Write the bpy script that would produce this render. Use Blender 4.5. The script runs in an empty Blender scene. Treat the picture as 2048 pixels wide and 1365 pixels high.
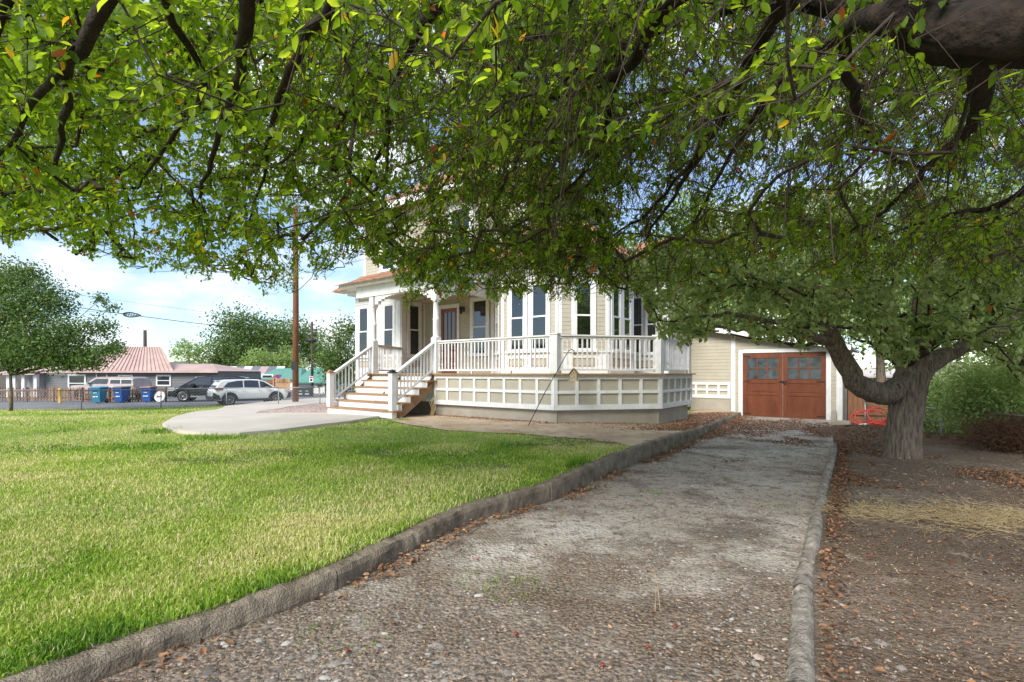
import bpy, bmesh, math, random
import numpy as np
from mathutils import Matrix, Vector
from mathutils.geometry import delaunay_2d_cdt
R = np.random.RandomState(7)
random.seed(7)
sc = bpy.context.scene
COL = sc.collection
rad = math.radians
# ---------------------------------------------------------------- camera
F = 1000.0; HOR = 746.0; H = 1.2
cd = bpy.data.cameras.new('camera'); cam = bpy.data.objects.new('camera', cd); COL.objects.link(cam)
cam.location = (0, 0, H); cam.rotation_euler = (rad(90), 0, 0)
cd.sensor_width = 36; cd.lens = F/2048*36; cd.shift_y = (HOR-682.5)/2048
cd.clip_start = 0.05; cd.clip_end = 3000
sc.camera = cam
# ---------------------------------------------------------------- world
SUN = Vector((-.42, -.66, .56)).normalized()
W = bpy.data.worlds.new('World'); sc.world = W; W.use_nodes = True
nt = W.node_tree; nt.nodes.clear()
def wn(t, **k):
    n = nt.nodes.new(t)
    for a, b in k.items(): setattr(n, a, b)
    return n
out = wn('ShaderNodeOutputWorld')
sky = wn('ShaderNodeTexSky', sky_type='NISHITA', sun_disc=False, sun_elevation=math.asin(SUN.z),
         sun_rotation=math.atan2(SUN.x, SUN.y), air_density=1.0, dust_density=.3, ozone_density=1.5)
bg1 = wn('ShaderNodeBackground'); bg1.inputs[1].default_value = .125
tn_ = wn('ShaderNodeMix', data_type='RGBA', blend_type='MULTIPLY'); tn_.inputs[0].default_value = 1; tn_.inputs[7].default_value = (.86, .97, 1.10, 1)
nt.links.new(sky.outputs[0], tn_.inputs[6]); nt.links.new(tn_.outputs[2], bg1.inputs[0])
bg2 = wn('ShaderNodeBackground'); bg2.inputs[1].default_value = 1.0
tc = wn('ShaderNodeTexCoord')
mp = wn('ShaderNodeMapping'); mp.inputs['Scale'].default_value = (1, 1, 2.2); mp.inputs['Location'].default_value = (3.1, .4, .2)
nt.links.new(tc.outputs['Generated'], mp.inputs[0])
no = wn('ShaderNodeTexNoise'); no.inputs['Scale'].default_value = 3.4; no.inputs['Detail'].default_value = 8; no.inputs['Roughness'].default_value = .55
nt.links.new(mp.outputs[0], no.inputs[0])
rmp = wn('ShaderNodeValToRGB'); rmp.color_ramp.elements[0].position = .455; rmp.color_ramp.elements[1].position = .60
nt.links.new(no.outputs[0], rmp.inputs[0])
no2 = wn('ShaderNodeTexNoise'); no2.inputs['Scale'].default_value = 6; no2.inputs['Detail'].default_value = 4
nt.links.new(mp.outputs[0], no2.inputs[0])
cr = wn('ShaderNodeValToRGB'); cr.color_ramp.elements[0].color = (.62, .70, .82, 1); cr.color_ramp.elements[1].color = (.98, .98, 1, 1)
cr.color_ramp.elements[0].position = .35; cr.color_ramp.elements[1].position = .6
nt.links.new(no2.outputs[0], cr.inputs[0]); nt.links.new(cr.outputs[0], bg2.inputs[0])
mix = wn('ShaderNodeMixShader')
mm = wn('ShaderNodeMath', operation='MULTIPLY_ADD'); mm.inputs[1].default_value = .72; mm.inputs[2].default_value = .13
nt.links.new(rmp.outputs[0], mm.inputs[0]); nt.links.new(mm.outputs[0], mix.inputs[0])
nt.links.new(bg1.outputs[0], mix.inputs[1]); nt.links.new(bg2.outputs[0], mix.inputs[2]); nt.links.new(mix.outputs[0], out.inputs[0])
sl = bpy.data.lights.new('sun', 'SUN'); sl.energy = 3.2; sl.angle = rad(26); sl.color = (1, .95, .86)
so = bpy.data.objects.new('sun', sl); COL.objects.link(so)
so.rotation_euler = SUN.to_track_quat('Z', 'Y').to_euler()
sc.view_settings.view_transform = 'Standard'; sc.view_settings.look = 'None'
sc.view_settings.exposure = .70; sc.view_settings.gamma = 1
sc.cycles.max_bounces = 9; sc.cycles.diffuse_bounces = 7; sc.cycles.glossy_bounces = 3
sc.cycles.transparent_max_bounces = 6; sc.cycles.transmission_bounces = 4
sc.cycles.use_denoising = True

# ---------------------------------------------------------------- materials
def mat(name, c, rough=.65, var=.12, scale=4., bump=0., bscale=60., metal=0., c2=None, spec=.4, stretch=None, detail=5, attr=False, ramp=None, trans=0., tcol=None, lohi=(.32, .68)):
    m = bpy.data.materials.new(name); m.use_nodes = True
    n = m.node_tree; N = n.nodes; L = n.links
    b = N['Principled BSDF']
    b.inputs['Roughness'].default_value = rough; b.inputs['Metallic'].default_value = metal
    b.inputs['Specular IOR Level'].default_value = spec
    g = N.new('ShaderNodeNewGeometry'); mp = N.new('ShaderNodeMapping'); L.new(g.outputs['Position'], mp.inputs[0])
    if stretch: mp.inputs['Scale'].default_value = stretch
    no = N.new('ShaderNodeTexNoise'); no.inputs['Scale'].default_value = scale; no.inputs['Detail'].default_value = detail
    no.inputs['Roughness'].default_value = .6
    L.new(mp.outputs[0], no.inputs[0])
    rp = N.new('ShaderNodeValToRGB'); L.new(no.outputs[0], rp.inputs[0])
    e = rp.color_ramp.elements
    if c2 is None:
        c2 = tuple(min(1, x*(1+var)) for x in c); c1 = tuple(x*(1-var) for x in c)
    else: c1 = c
    e[0].color = (*c1, 1); e[1].color = (*c2, 1); e[0].position, e[1].position = lohi
    col = rp.outputs[0]
    if attr:
        at = N.new('ShaderNodeAttribute'); at.attribute_name = 'tint'
        r2 = N.new('ShaderNodeValToRGB'); L.new(at.outputs['Fac'], r2.inputs[0])
        el = r2.color_ramp.elements
        while len(el) < len(ramp): el.new(.5)
        for i, (p, cc) in enumerate(ramp): el[i].position = p; el[i].color = (*cc, 1)
        col = r2.outputs[0]
        if var:
            mx = N.new('ShaderNodeMix'); mx.data_type = 'RGBA'; mx.blend_type = 'MULTIPLY'; mx.inputs[0].default_value = 1
            r3 = N.new('ShaderNodeValToRGB'); L.new(no.outputs[0], r3.inputs[0])
            r3.color_ramp.elements[0].color = (1-var,)*3+(1,); r3.color_ramp.elements[1].color = (1+var,)*3+(1,)
            r3.color_ramp.elements[0].position = .3; r3.color_ramp.elements[1].position = .7
            L.new(col, mx.inputs[6]); L.new(r3.outputs[0], mx.inputs[7]); col = mx.outputs[2]
    L.new(col, b.inputs['Base Color'])
    if bump:
        n2 = N.new('ShaderNodeTexNoise'); n2.inputs['Scale'].default_value = bscale; n2.inputs['Detail'].default_value = 6
        L.new(mp.outputs[0], n2.inputs[0])
        bp = N.new('ShaderNodeBump'); bp.inputs['Strength'].default_value = min(1, bump); bp.inputs['Distance'].default_value = .02
        L.new(n2.outputs[0], bp.inputs['Height']); L.new(bp.outputs[0], b.inputs['Normal'])
    if trans:
        t = N.new('ShaderNodeBsdfTranslucent')
        ms = N.new('ShaderNodeMixShader'); ms.inputs[0].default_value = trans
        mx = N.new('ShaderNodeMix'); mx.data_type = 'RGBA'; mx.blend_type = 'MULTIPLY'; mx.inputs[0].default_value = 1
        L.new(col, mx.inputs[6]); mx.inputs[7].default_value = (*(tcol or (1, 1, 1)), 1)
        L.new(mx.outputs[2], t.inputs[0])
        L.new(b.outputs[0], ms.inputs[1]); L.new(t.outputs[0], ms.inputs[2]); L.new(ms.outputs[0], N['Material Output'].inputs[0])
    return m
M = {}
M['white'] = mat('white_paint', (.66, .66, .645), .5, .05, 6, .15, 40, c2=(.78, .78, .77))
M['beige'] = mat('beige_siding', (.40, .365, .285), .6, .05, 3, .1, 60, c2=(.455, .42, .335))
M['panel'] = mat('beige_panel', (.39, .36, .285), .65, .06, 2, .1, 50, c2=(.45, .415, .335))
M['tread'] = mat('stained_wood', (.27, .135, .055), .55, .3, 3, .3, 30, c2=(.43, .25, .115), stretch=(3, 3, 20))
M['rawwood'] = mat('weathered_wood', (.20, .12, .07), .8, .3, 5, .4, 30, c2=(.36, .23, .14))
M['concrete'] = mat('foundation_concrete', (.30, .265, .21), .9, .2, 1.6, .5, 40, c2=(.42, .38, .32), detail=10)
M['path'] = mat('path_concrete', (.48, .43, .355), .85, .05, .8, .2, 90, c2=(.58, .53, .45), detail=9)
M['shingle'] = mat('cedar_shingle', (.25, .115, .062), .8, .2, 9, .4, 60, c2=(.42, .225, .14))
M['door'] = mat('red_brown_paint', (.115, .030, .010), .45, .2, 2.5, .3, 40, c2=(.18, .050, .018), stretch=(2, 2, .6))
M['doorwood'] = mat('varnished_door', (.17, .045, .022), .35, .2, 4, c2=(.26, .08, .04))
M['glass'] = mat('window_glass', (.035, .042, .05), .06, .2, 1.2, spec=.9)
M['glassfrost'] = mat('dusty_glass', (.02, .03, .038), .18, .2, 5, c2=(.085, .105, .115), spec=.7, detail=8)
_g = bpy.data.materials.new('clear_pane'); _g.use_nodes = True; _n = _g.node_tree; _n.nodes.clear()
_o = _n.nodes.new('ShaderNodeOutputMaterial'); _t = _n.nodes.new('ShaderNodeBsdfTransparent'); _t.inputs[0].default_value = (.86, .88, .88, 1); _gl = _n.nodes.new('ShaderNodeBsdfGlossy'); _gl.inputs['Roughness'].default_value = .04
_gl.inputs[0].default_value = (.9, .93, .97, 1); _m = _n.nodes.new('ShaderNodeMixShader'); _f = _n.nodes.new('ShaderNodeFresnel'); _f.inputs[0].default_value = 1.9
_n.links.new(_f.outputs[0], _m.inputs[0]); _n.links.new(_t.outputs[0], _m.inputs[1]); _n.links.new(_gl.outputs[0], _m.inputs[2]); _n.links.new(_m.outputs[0], _o.inputs[0]); M['pane'] = _g
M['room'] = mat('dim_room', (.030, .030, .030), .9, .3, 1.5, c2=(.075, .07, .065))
M['lampshade'] = mat('amber_shade', (.55, .30, .08), .5)
M['curtain'] = mat('curtain', (.62, .62, .60), .9, .1, 20)
M['black'] = mat('black_metal', (.02, .02, .02), .45, .2, 8)
M['kerb'] = mat('kerb_concrete', (.135, .105, .075), .92, .3, 6, 1, 90, c2=(.34, .28, .21), detail=14)
M['kerbrough'] = mat('rough_kerb_concrete', (.15, .125, .098), .95, .3, 14, 1, 60, c2=(.44, .40, .34), detail=12)
M['bark'] = mat('apple_bark', (.070, .052, .038), .95, .3, 30, 1, 60, c2=(.29, .235, .175), stretch=(1, 1, .15), detail=13, lohi=(.34, .68))
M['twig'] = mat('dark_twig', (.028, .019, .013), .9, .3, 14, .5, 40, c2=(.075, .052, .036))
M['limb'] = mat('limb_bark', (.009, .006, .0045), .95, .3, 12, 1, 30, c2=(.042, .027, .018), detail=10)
LR = [(0, (.055, .12, .012)), (.45, (.125, .225, .022)), (.8, (.20, .30, .035)), (.93, (.30, .38, .06)), (.965, (.65, .42, .04)), (1, (.30, .09, .03))]
M['leaf'] = mat('apple_leaf', (.1, .1, .1), .42, .18, 1.2, attr=True, ramp=LR, trans=.68, tcol=(2.7, 2.25, .8), spec=.35)
LR2 = [(0, (.11, .18, .055)), (.45, (.26, .35, .14)), (.8, (.41, .50, .25)), (.95, (.52, .58, .33)), (.975, (.62, .45, .05)), (1, (.25, .12, .03))]
M['leaf2'] = mat('grey_green_leaf', (.1, .1, .1), .5, .2, .8, attr=True, ramp=LR2, trans=.55, tcol=(1.7, 1.6, 1.0), spec=.35)
LR3 = [(0, (.045, .09, .02)), (.5, (.105, .18, .045)), (.85, (.18, .26, .07)), (.96, (.30, .32, .08)), (1, (.42, .27, .05))]
M['leaf3'] = mat('far_leaf', (.1, .1, .1), .6, .25, .35, attr=True, ramp=LR3, trans=.3, tcol=(1.2, 1.2, .6))
LR4 = [(0, (.12, .19, .05)), (.5, (.27, .38, .12)), (.9, (.43, .52, .20)), (1, (.6, .58, .25))]
M['leaf4'] = mat('pale_far_leaf', (.1, .1, .1), .6, .25, .35, attr=True, ramp=LR4, trans=.35, tcol=(1.3, 1.3, .8))
GR = [(0, (.07, .17, .018)), (.3, (.17, .32, .03)), (.6, (.34, .48, .06)), (.82, (.50, .54, .16)), (1, (.72, .64, .38))]
M['grass'] = mat('grass_blade', (.1, .1, .1), .6, .0, 1.2, attr=True, ramp=GR, trans=.35, tcol=(1.2, 1.2, .7), spec=.25)
M['hay'] = mat('dry_grass', (.40, .29, .14), .8, .3, 5, c2=(.55, .44, .25))
M['litter'] = mat('fallen_leaf', (.1, .1, .1), .75, .2, 6, attr=True, ramp=[(0, (.09, .048, .028)), (.45, (.20, .105, .058)), (.8, (.33, .155, .07)), (1, (.46, .32, .18))])
M['pebble'] = mat('pebble', (.1, .1, .1), .75, .2, 30, attr=True, ramp=[(0, (.09, .075, .06)), (.4, (.20, .18, .16)), (.75, (.33, .31, .28)), (.93, (.5, .47, .43)), (1, (.38, .16, .07))])
M['pink'] = mat('pink_gravel', (.1, .1, .1), .85, .2, 30, attr=True, ramp=[(0, (.26, .17, .14)), (.5, (.42, .31, .27)), (1, (.6, .5, .46))])
M['pinkbase'] = mat('pink_gravel_base', (.26, .18, .15), .95, .3, 14, 1, 60, c2=(.5, .4, .35), detail=12)

def ground_mat(name, layers, bump=1., bscale=80., near=None):
    """layers: (colour, scale, lo, hi) mixed one over the other by noise"""
    m = bpy.data.materials.new(name); m.use_nodes = True
    n = m.node_tree; N = n.nodes; L = n.links; b = N['Principled BSDF']
    b.inputs['Roughness'].default_value = .95; b.inputs['Specular IOR Level'].default_value = .15
    g = N.new('ShaderNodeNewGeometry')
    cur = None
    for i, (c, s, lo, hi) in enumerate(layers):
        if cur is None:
            rgb = N.new('ShaderNodeRGB'); rgb.outputs[0].default_value = (*c, 1); cur = rgb.outputs[0]; continue
        if s < 0:
            t = N.new('ShaderNodeTexVoronoi'); t.inputs['Scale'].default_value = -s; o = t.outputs['Distance']
        else:
            t = N.new('ShaderNodeTexNoise'); t.inputs['Scale'].default_value = s; t.inputs['Detail'].default_value = 8; t.inputs['Roughness'].default_value = .62; o = t.outputs[0]
        mp = N.new('ShaderNodeMapping'); mp.inputs['Location'].default_value = (i*7.3, i*3.1, i); L.new(g.outputs['Position'], mp.inputs[0]); L.new(mp.outputs[0], t.inputs['Vector'])
        r = N.new('ShaderNodeMapRange'); r.inputs[1].default_value = lo; r.inputs[2].default_value = hi; L.new(o, r.inputs[0])
        mx = N.new('ShaderNodeMix'); mx.data_type = 'RGBA'; L.new(r.outputs[0], mx.inputs[0]); L.new(cur, mx.inputs[6]); mx.inputs[7].default_value = (*c, 1)
        cur = mx.outputs[2]
    if near:      # patchy, darker speckled brown mixed in more strongly towards the near end
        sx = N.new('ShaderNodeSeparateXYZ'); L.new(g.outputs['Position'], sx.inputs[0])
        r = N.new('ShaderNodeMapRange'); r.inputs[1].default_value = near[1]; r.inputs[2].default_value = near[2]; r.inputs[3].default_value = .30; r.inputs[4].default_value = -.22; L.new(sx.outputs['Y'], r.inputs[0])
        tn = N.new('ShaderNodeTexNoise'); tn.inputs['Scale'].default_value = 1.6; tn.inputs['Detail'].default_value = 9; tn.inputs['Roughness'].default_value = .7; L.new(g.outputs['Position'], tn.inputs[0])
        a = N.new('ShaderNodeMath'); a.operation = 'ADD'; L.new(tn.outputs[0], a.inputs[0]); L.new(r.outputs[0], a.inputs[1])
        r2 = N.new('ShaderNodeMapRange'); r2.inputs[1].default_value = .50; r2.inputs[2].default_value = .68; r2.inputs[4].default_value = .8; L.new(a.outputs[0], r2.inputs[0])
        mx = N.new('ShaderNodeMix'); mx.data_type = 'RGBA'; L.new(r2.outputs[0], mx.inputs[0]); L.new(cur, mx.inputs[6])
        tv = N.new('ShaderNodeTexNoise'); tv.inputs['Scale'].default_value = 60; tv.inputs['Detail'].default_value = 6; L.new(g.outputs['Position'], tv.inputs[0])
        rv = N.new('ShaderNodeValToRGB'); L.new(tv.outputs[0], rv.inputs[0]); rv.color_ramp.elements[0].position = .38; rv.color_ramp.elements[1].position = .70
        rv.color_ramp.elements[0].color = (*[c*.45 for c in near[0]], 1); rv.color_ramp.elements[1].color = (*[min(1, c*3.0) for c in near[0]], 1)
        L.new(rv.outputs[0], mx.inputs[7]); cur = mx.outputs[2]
    L.new(cur, b.inputs['Base Color'])
    n1 = N.new('ShaderNodeTexNoise'); n1.inputs['Scale'].default_value = bscale; n1.inputs['Detail'].default_value = 8; L.new(g.outputs['Position'], n1.inputs[0])
    v = N.new('ShaderNodeTexVoronoi'); v.inputs['Scale'].default_value = bscale*.5; L.new(g.outputs['Position'], v.inputs['Vector'])
    ad = N.new('ShaderNodeMath'); ad.operation = 'SUBTRACT'; L.new(n1.outputs[0], ad.inputs[0]); L.new(v.outputs['Distance'], ad.inputs[1])
    bp = N.new('ShaderNodeBump'); bp.inputs['Strength'].default_value = bump; bp.inputs['Distance'].default_value = .012
    L.new(ad.outputs[0], bp.inputs['Height']); L.new(bp.outputs[0], b.inputs['Normal'])
    return m
M['lawn'] = ground_mat('lawn_soil', [((.20, .25, .06), 0, 0, 0), ((.25, .35, .06), 1.3, .42, .62), ((.30, .28, .13), 3, .5, .66), ((.09, .16, .03), 9, .5, .7), ((.27, .31, .09), 40, .48, .6)], 1, 60)
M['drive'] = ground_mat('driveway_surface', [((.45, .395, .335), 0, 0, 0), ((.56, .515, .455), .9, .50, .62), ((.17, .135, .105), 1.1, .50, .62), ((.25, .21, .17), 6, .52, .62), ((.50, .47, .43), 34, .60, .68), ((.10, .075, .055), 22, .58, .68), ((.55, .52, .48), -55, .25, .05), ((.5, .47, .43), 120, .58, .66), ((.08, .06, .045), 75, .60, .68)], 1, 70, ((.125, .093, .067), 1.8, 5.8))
M['dirt'] = ground_mat('bare_soil', [((.14, .102, .074), 0, 0, 0), ((.24, .19, .15), .8, .47, .66), ((.36, .30, .25), 3.5, .60, .70), ((.075, .054, .037), 15, .54, .68), ((.45, .41, .37), 38, .64, .70), ((.26, .20, .145), 90, .55, .62), ((.42, .38, .33), 60, .63, .68)], 1, 70)
M['bed'] = ground_mat('dry_bed_soil', [((.46, .33, .215), 0, 0, 0), ((.58, .45, .31), 1.4, .45, .6), ((.24, .17, .115), 5, .55, .68), ((.52, .45, .34), 18, .6, .7)], 1, 50)
M['far'] = ground_mat('far_field', [((.13, .16, .05), 0, 0, 0), ((.26, .22, .11), .06, .45, .6), ((.10, .13, .04), .6, .5, .65)], .6, 4)
M['road'] = mat('asphalt', (.13, .13, .135), .9, .15, .5, .3, 60, c2=(.20, .20, .205), detail=10)

# ---------------------------------------------------------------- object helpers
def tag(o, label=None, cat=None, group=None, kind=None):
    if label: o['label'] = label
    if cat: o['category'] = cat
    if group: o['group'] = group
    if kind: o['kind'] = kind
    return o
def empty(name, loc=(0, 0, 0), rz=0., label=None, cat=None, group=None):
    o = bpy.data.objects.new(name, None); COL.objects.link(o); o.location = loc; o.rotation_euler = (0, 0, rz); o.empty_display_size = .2
    return tag(o, label, cat, group)
def link(name, me, parent=None, mtx=None):
    o = bpy.data.objects.new(name, me); COL.objects.link(o)
    if parent is not None: o.parent = parent
    if mtx is not None: o.matrix_local = mtx
    return o
def fast_mesh(name, v, f, m, tint=None, smooth=False):
    """v (n,3), f (m,k) all faces with k corners"""
    v = np.asarray(v, dtype=np.float32); f = np.asarray(f, dtype=np.int32)
    me = bpy.data.meshes.new(name); me.vertices.add(len(v)); me.vertices.foreach_set('co', v.ravel())
    k = f.shape[1]; me.loops.add(f.size); me.loops.foreach_set('vertex_index', f.ravel())
    me.polygons.add(len(f)); me.polygons.foreach_set('loop_start', np.arange(0, f.size, k, dtype=np.int32))
    me.polygons.foreach_set('loop_total', np.full(len(f), k, dtype=np.int32))
    if smooth: me.polygons.foreach_set('use_smooth', np.ones(len(f), dtype=bool))
    if tint is not None:
        a = me.attributes.new('tint', 'FLOAT', 'POINT'); a.data.foreach_set('value', np.asarray(tint, dtype=np.float32))
    me.materials.append(m); me.update(); me.validate()
    return me
class MB:
    def __init__(s): s.v = []; s.f = []; s.m = []; s.sm = []
    def add(s, vs, fs, mi=0, smooth=False, X=None):
        o = len(s.v)
        for p in vs: s.v.append(tuple(X @ Vector(p)) if X is not None else tuple(p))
        for q in fs: s.f.append(tuple(o+i for i in q)); s.m.append(mi); s.sm.append(smooth)
        return s
    def box(s, x0, x1, y0, y1, z0, z1, mi=0, X=None):
        return s.add([(x0, y0, z0), (x1, y0, z0), (x1, y1, z0), (x0, y1, z0), (x0, y0, z1), (x1, y0, z1), (x1, y1, z1), (x0, y1, z1)],
                     [(0, 3, 2, 1), (4, 5, 6, 7), (0, 1, 5, 4), (1, 2, 6, 5), (2, 3, 7, 6), (3, 0, 4, 7)], mi, False, X)
    def prism(s, poly, d0, d1, axis='y', mi=0, X=None):
        n = len(poly)
        def p(a, b, d): return {'y': (a, d, b), 'x': (d, a, b), 'z': (a, b, d)}[axis]
        vs = [p(a, b, d0) for a, b in poly]+[p(a, b, d1) for a, b in poly]
        fs = [tuple(range(n)), tuple(range(2*n-1, n-1, -1))]+[(i, i+n, (i+1) % n+n, (i+1) % n) for i in range(n)]
        return s.add(vs, fs, mi, False, X)
    def tube(s, pts, rs, n=8, mi=0, cap=True, smooth=True, X=None, wob=0.):
        pts = [Vector(p) for p in pts]
        if not hasattr(rs, '__len__'): rs = [rs]*len(pts)
        vs = []; up = None
        for i, p in enumerate(pts):
            t = (pts[min(i+1, len(pts)-1)]-pts[max(i-1, 0)]).normalized()
            if up is None: up = t.orthogonal().normalized()
            up = (up-t*up.dot(t)).normalized(); w = t.cross(up)
            for k in range(n):
                a = 2*math.pi*k/n; r = rs[i]*(1+wob*math.sin(k*2.3+i*1.7)*.5+wob*random.uniform(-.5, .5))
                vs.append(p+up*math.cos(a)*r+w*math.sin(a)*r)
        fs = [(i*n+k, i*n+(k+1) % n, (i+1)*n+(k+1) % n, (i+1)*n+k) for i in range(len(pts)-1) for k in range(n)]
        s.add(vs, fs, mi, smooth, X)
        if cap:
            o = len(s.v)-len(vs); s.f.append(tuple(o+k for k in range(n))[::-1]); s.f.append(tuple(len(s.v)-n+k for k in range(n))); s.m += [mi, mi]; s.sm += [False, False]
        return s
    def lathe(s, prof, n=12, mi=0, X=None, smooth=True):
        vs = [(r*math.cos(2*math.pi*k/n), r*math.sin(2*math.pi*k/n), z) for r, z in prof for k in range(n)]
        fs = [(i*n+k, i*n+(k+1) % n, (i+1)*n+(k+1) % n, (i+1)*n+k) for i in range(len(prof)-1) for k in range(n)]
        return s.add(vs, fs, mi, smooth, X)
    def mesh(s, name, mats):
        me = bpy.data.meshes.new(name); me.from_pydata([tuple(v) for v in s.v], [], s.f)
        for m in (mats if isinstance(mats, (list, tuple)) else [mats]): me.materials.append(m)
        me.polygons.foreach_set('material_index', s.m); me.polygons.foreach_set('use_smooth', s.sm)
        me.update(); return me
    def build(s, name, mats, parent=None, mtx=None): return link(name, s.mesh(name, mats), parent, mtx)
def bevel(o, w=.01, seg=2):
    b = o.modifiers.new('bevel', 'BEVEL'); b.width = w; b.segments = seg; b.limit_method = 'ANGLE'; return o
def ss(t): t = np.clip(t, 0, 1); return t*t*(3-2*t)
# ---------------------------------------------------------------- terrain
KX = [(-3.4, .3), (-1.84, 1.94), (-1.08, 2.93), (-.40, 4.40), (.51, 5.43), (1.455, 7.10), (2.28, 8.28), (4.14, 11.0), (5.9, 14.0), (7.72, 16.8), (8.4, 18)]
RX = [(.2, .3), (1.15, 2.07), (1.67, 2.94), (3.58, 5.8), (5.95, 9.3), (9.9, 15.6), (11, 18)]
def kx(y): return np.interp(y, [p[1] for p in KX], [p[0] for p in KX])
def rx(y): return np.interp(y, [p[1] for p in RX], [p[0] for p in RX])
def lawn_z(x, y):
    side = ss((1.5-x)/9.)
    zl = -.66*ss((y-12)/15.)*side - .09*ss((-14-x)/8)*ss((y-18)/8)
    return zl - .13*ss((y-8.3)/6)*ss((x-1.)/3.)
def drive_z(x, y): return -.08-.16*ss((y-1)/8.)-.03*ss((y-9)/6)
def right_z(x, y): return -.10-.27*ss((y-3)/12.)-.02*np.maximum(0, x-8)*ss((x-8)/4)*.5
def wob(x, y, s=1.):
    return s*(.5*np.sin(x*3.1+1.3*np.sin(y*2.3))+.5*np.sin(y*3.7+1.7*np.sin(x*1.9+2)))
def gz(x, y):
    z = lawn_z(x, y)
    a = kx(y); b = rx(y)
    z = np.where(x > a, drive_z(x, y), z); z = np.where(x > b, right_z(x, y), z)
    return z
def P(px, py, fz=lawn_z):
    """where the ray of a photograph pixel meets the ground"""
    z = 0.
    for _ in range(30):
        y = F*(H-z)/(py-HOR); x = (px-1024)/F*y; z = float(fz(x, y))
    return Vector((x, y, z))
def Q(px, py, Y): return Vector(((px-1024)/F*Y, Y, H+(HOR-py)/F*Y))
def strip(name, ys, xl, xr, nx, zf, m, power=1.):
    ys = np.asarray(ys); t = np.linspace(0, 1, nx)**power
    X = np.stack([xl(y)+(xr(y)-xl(y))*t for y in ys]); Y = np.repeat(ys[:, None], nx, 1)
    Z = zf(X, Y); v = np.stack([X, Y, Z], -1).reshape(-1, 3)
    i = np.arange(len(ys)-1)[:, None]*nx+np.arange(nx-1)[None]; i = i.ravel()
    f = np.stack([i, i+1, i+nx+1, i+nx], 1)
    o = link(name, fast_mesh(name, v, f, m, smooth=True)); return tag(o, kind='structure')
def sheet(name, poly, step, zf, m, off=.01, skirt=0., jit=0.):
    """polygon filled with a fine triangle net that follows the ground"""
    pts = []
    n = len(poly)
    for i in range(n):
        a = Vector(poly[i][:2]); b = Vector(poly[(i+1) % n][:2]); k = max(1, int((b-a).length/step))
        for j in range(k):
            p = a.lerp(b, j/k)
            if jit: p = p+Vector((random.uniform(-jit, jit), random.uniform(-jit, jit)))
            pts.append(p)
    nb = len(pts)
    xs = [p.x for p in pts]; ys = [p.y for p in pts]
    gx, gy = np.meshgrid(np.arange(min(xs), max(xs), step), np.arange(min(ys), max(ys), step))
    gx = gx.ravel(); gy = gy.ravel(); ins = np.zeros(len(gx), bool); bx = np.array(xs); by = np.array(ys)
    for i in range(nb):
        j = (i+1) % nb
        c = ((by[i] > gy) != (by[j] > gy)); d = by[j]-by[i] if abs(by[j]-by[i]) > 1e-9 else 1e-9
        ins ^= c & (gx < (bx[j]-bx[i])*(gy-by[i])/d+bx[i])
    for x, y in zip(gx[ins], gy[ins]): pts.append(Vector((x, y)))
    r = delaunay_2d_cdt(pts, [(i, (i+1) % nb) for i in range(nb)], [], 1, 1e-5)
    vo = np.array([(p.x, p.y) for p in r[0]]); z = zf(vo[:, 0], vo[:, 1])+off
    v = np.column_stack([vo, z]).tolist(); f = [list(t) for t in r[2]]
    if skirt:
        bm = {}
        for t in f:
            for a, b in zip(t, t[1:]+t[:1]): bm[(a, b)] = bm.get((a, b), 0)+1
        for (a, b) in [e for e in bm if (e[1], e[0]) not in bm]:
            k = len(v); v.append([v[a][0], v[a][1], v[a][2]-skirt]); v.append([v[b][0], v[b][1], v[b][2]-skirt]); f.append([b, a, k, k+1])
    me = bpy.data.meshes.new(name); me.from_pydata(v, [], f); me.materials.append(m); me.update()
    return tag(link(name, me), kind='structure')
# far ground, one sheet to the horizon
g = MB()
xs = [-1500, -300, -120, -60, -40, 40, 60, 120, 300, 1500]; ys = [-200, -30, -5, 30, 60, 100, 200, 500, 2500]
for i in range(len(xs)-1):
    for j in range(len(ys)-1):
        g.add([(xs[i], ys[j], -.98), (xs[i+1], ys[j], -.98), (xs[i+1], ys[j+1], -.98), (xs[i], ys[j+1], -.98)], [(0, 1, 2, 3)])
tag(g.build('ground', M['far']), kind='structure')
yy = np.concatenate([np.arange(.3, 8, .08), np.arange(8, 18, .2), np.arange(18, 30.1, .5)])
strip('lawn', yy, lambda y: -60+0*y, lambda y: kx(y)-.15, 260, lambda x, y: lawn_z(x, y)+wob(x*2, y*2, .006)-.5*ss((y-26.3-(np.clip(x, -40, 0)+28)/14*3)/.6), M['lawn'], .55)
yd = np.arange(.3, 17.6, .06)
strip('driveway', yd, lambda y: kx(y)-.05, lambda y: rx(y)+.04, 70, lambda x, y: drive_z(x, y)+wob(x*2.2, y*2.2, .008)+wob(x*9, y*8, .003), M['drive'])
yr = np.concatenate([np.arange(.3, 12, .08), np.arange(12, 40, .4)])
strip('dirt_yard', yr, lambda y: rx(np.minimum(y, 16))+.02+np.maximum(0, y-16)*.6, lambda y: 40+0*y, 160, lambda x, y: right_z(x, y)+wob(x*1.6, y*1.7, .012)+wob(x*8, y*9, .004), M['dirt'], 1.6)
# road beyond the lawn
r = MB(); r.add([(-90, 25, -.80), (-4, 25, -.80), (18, 60, -.80), (-90, 60, -.80)], [(0, 1, 2, 3)]); 
tag(r.build('road', M['road']), kind='structure')
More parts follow.
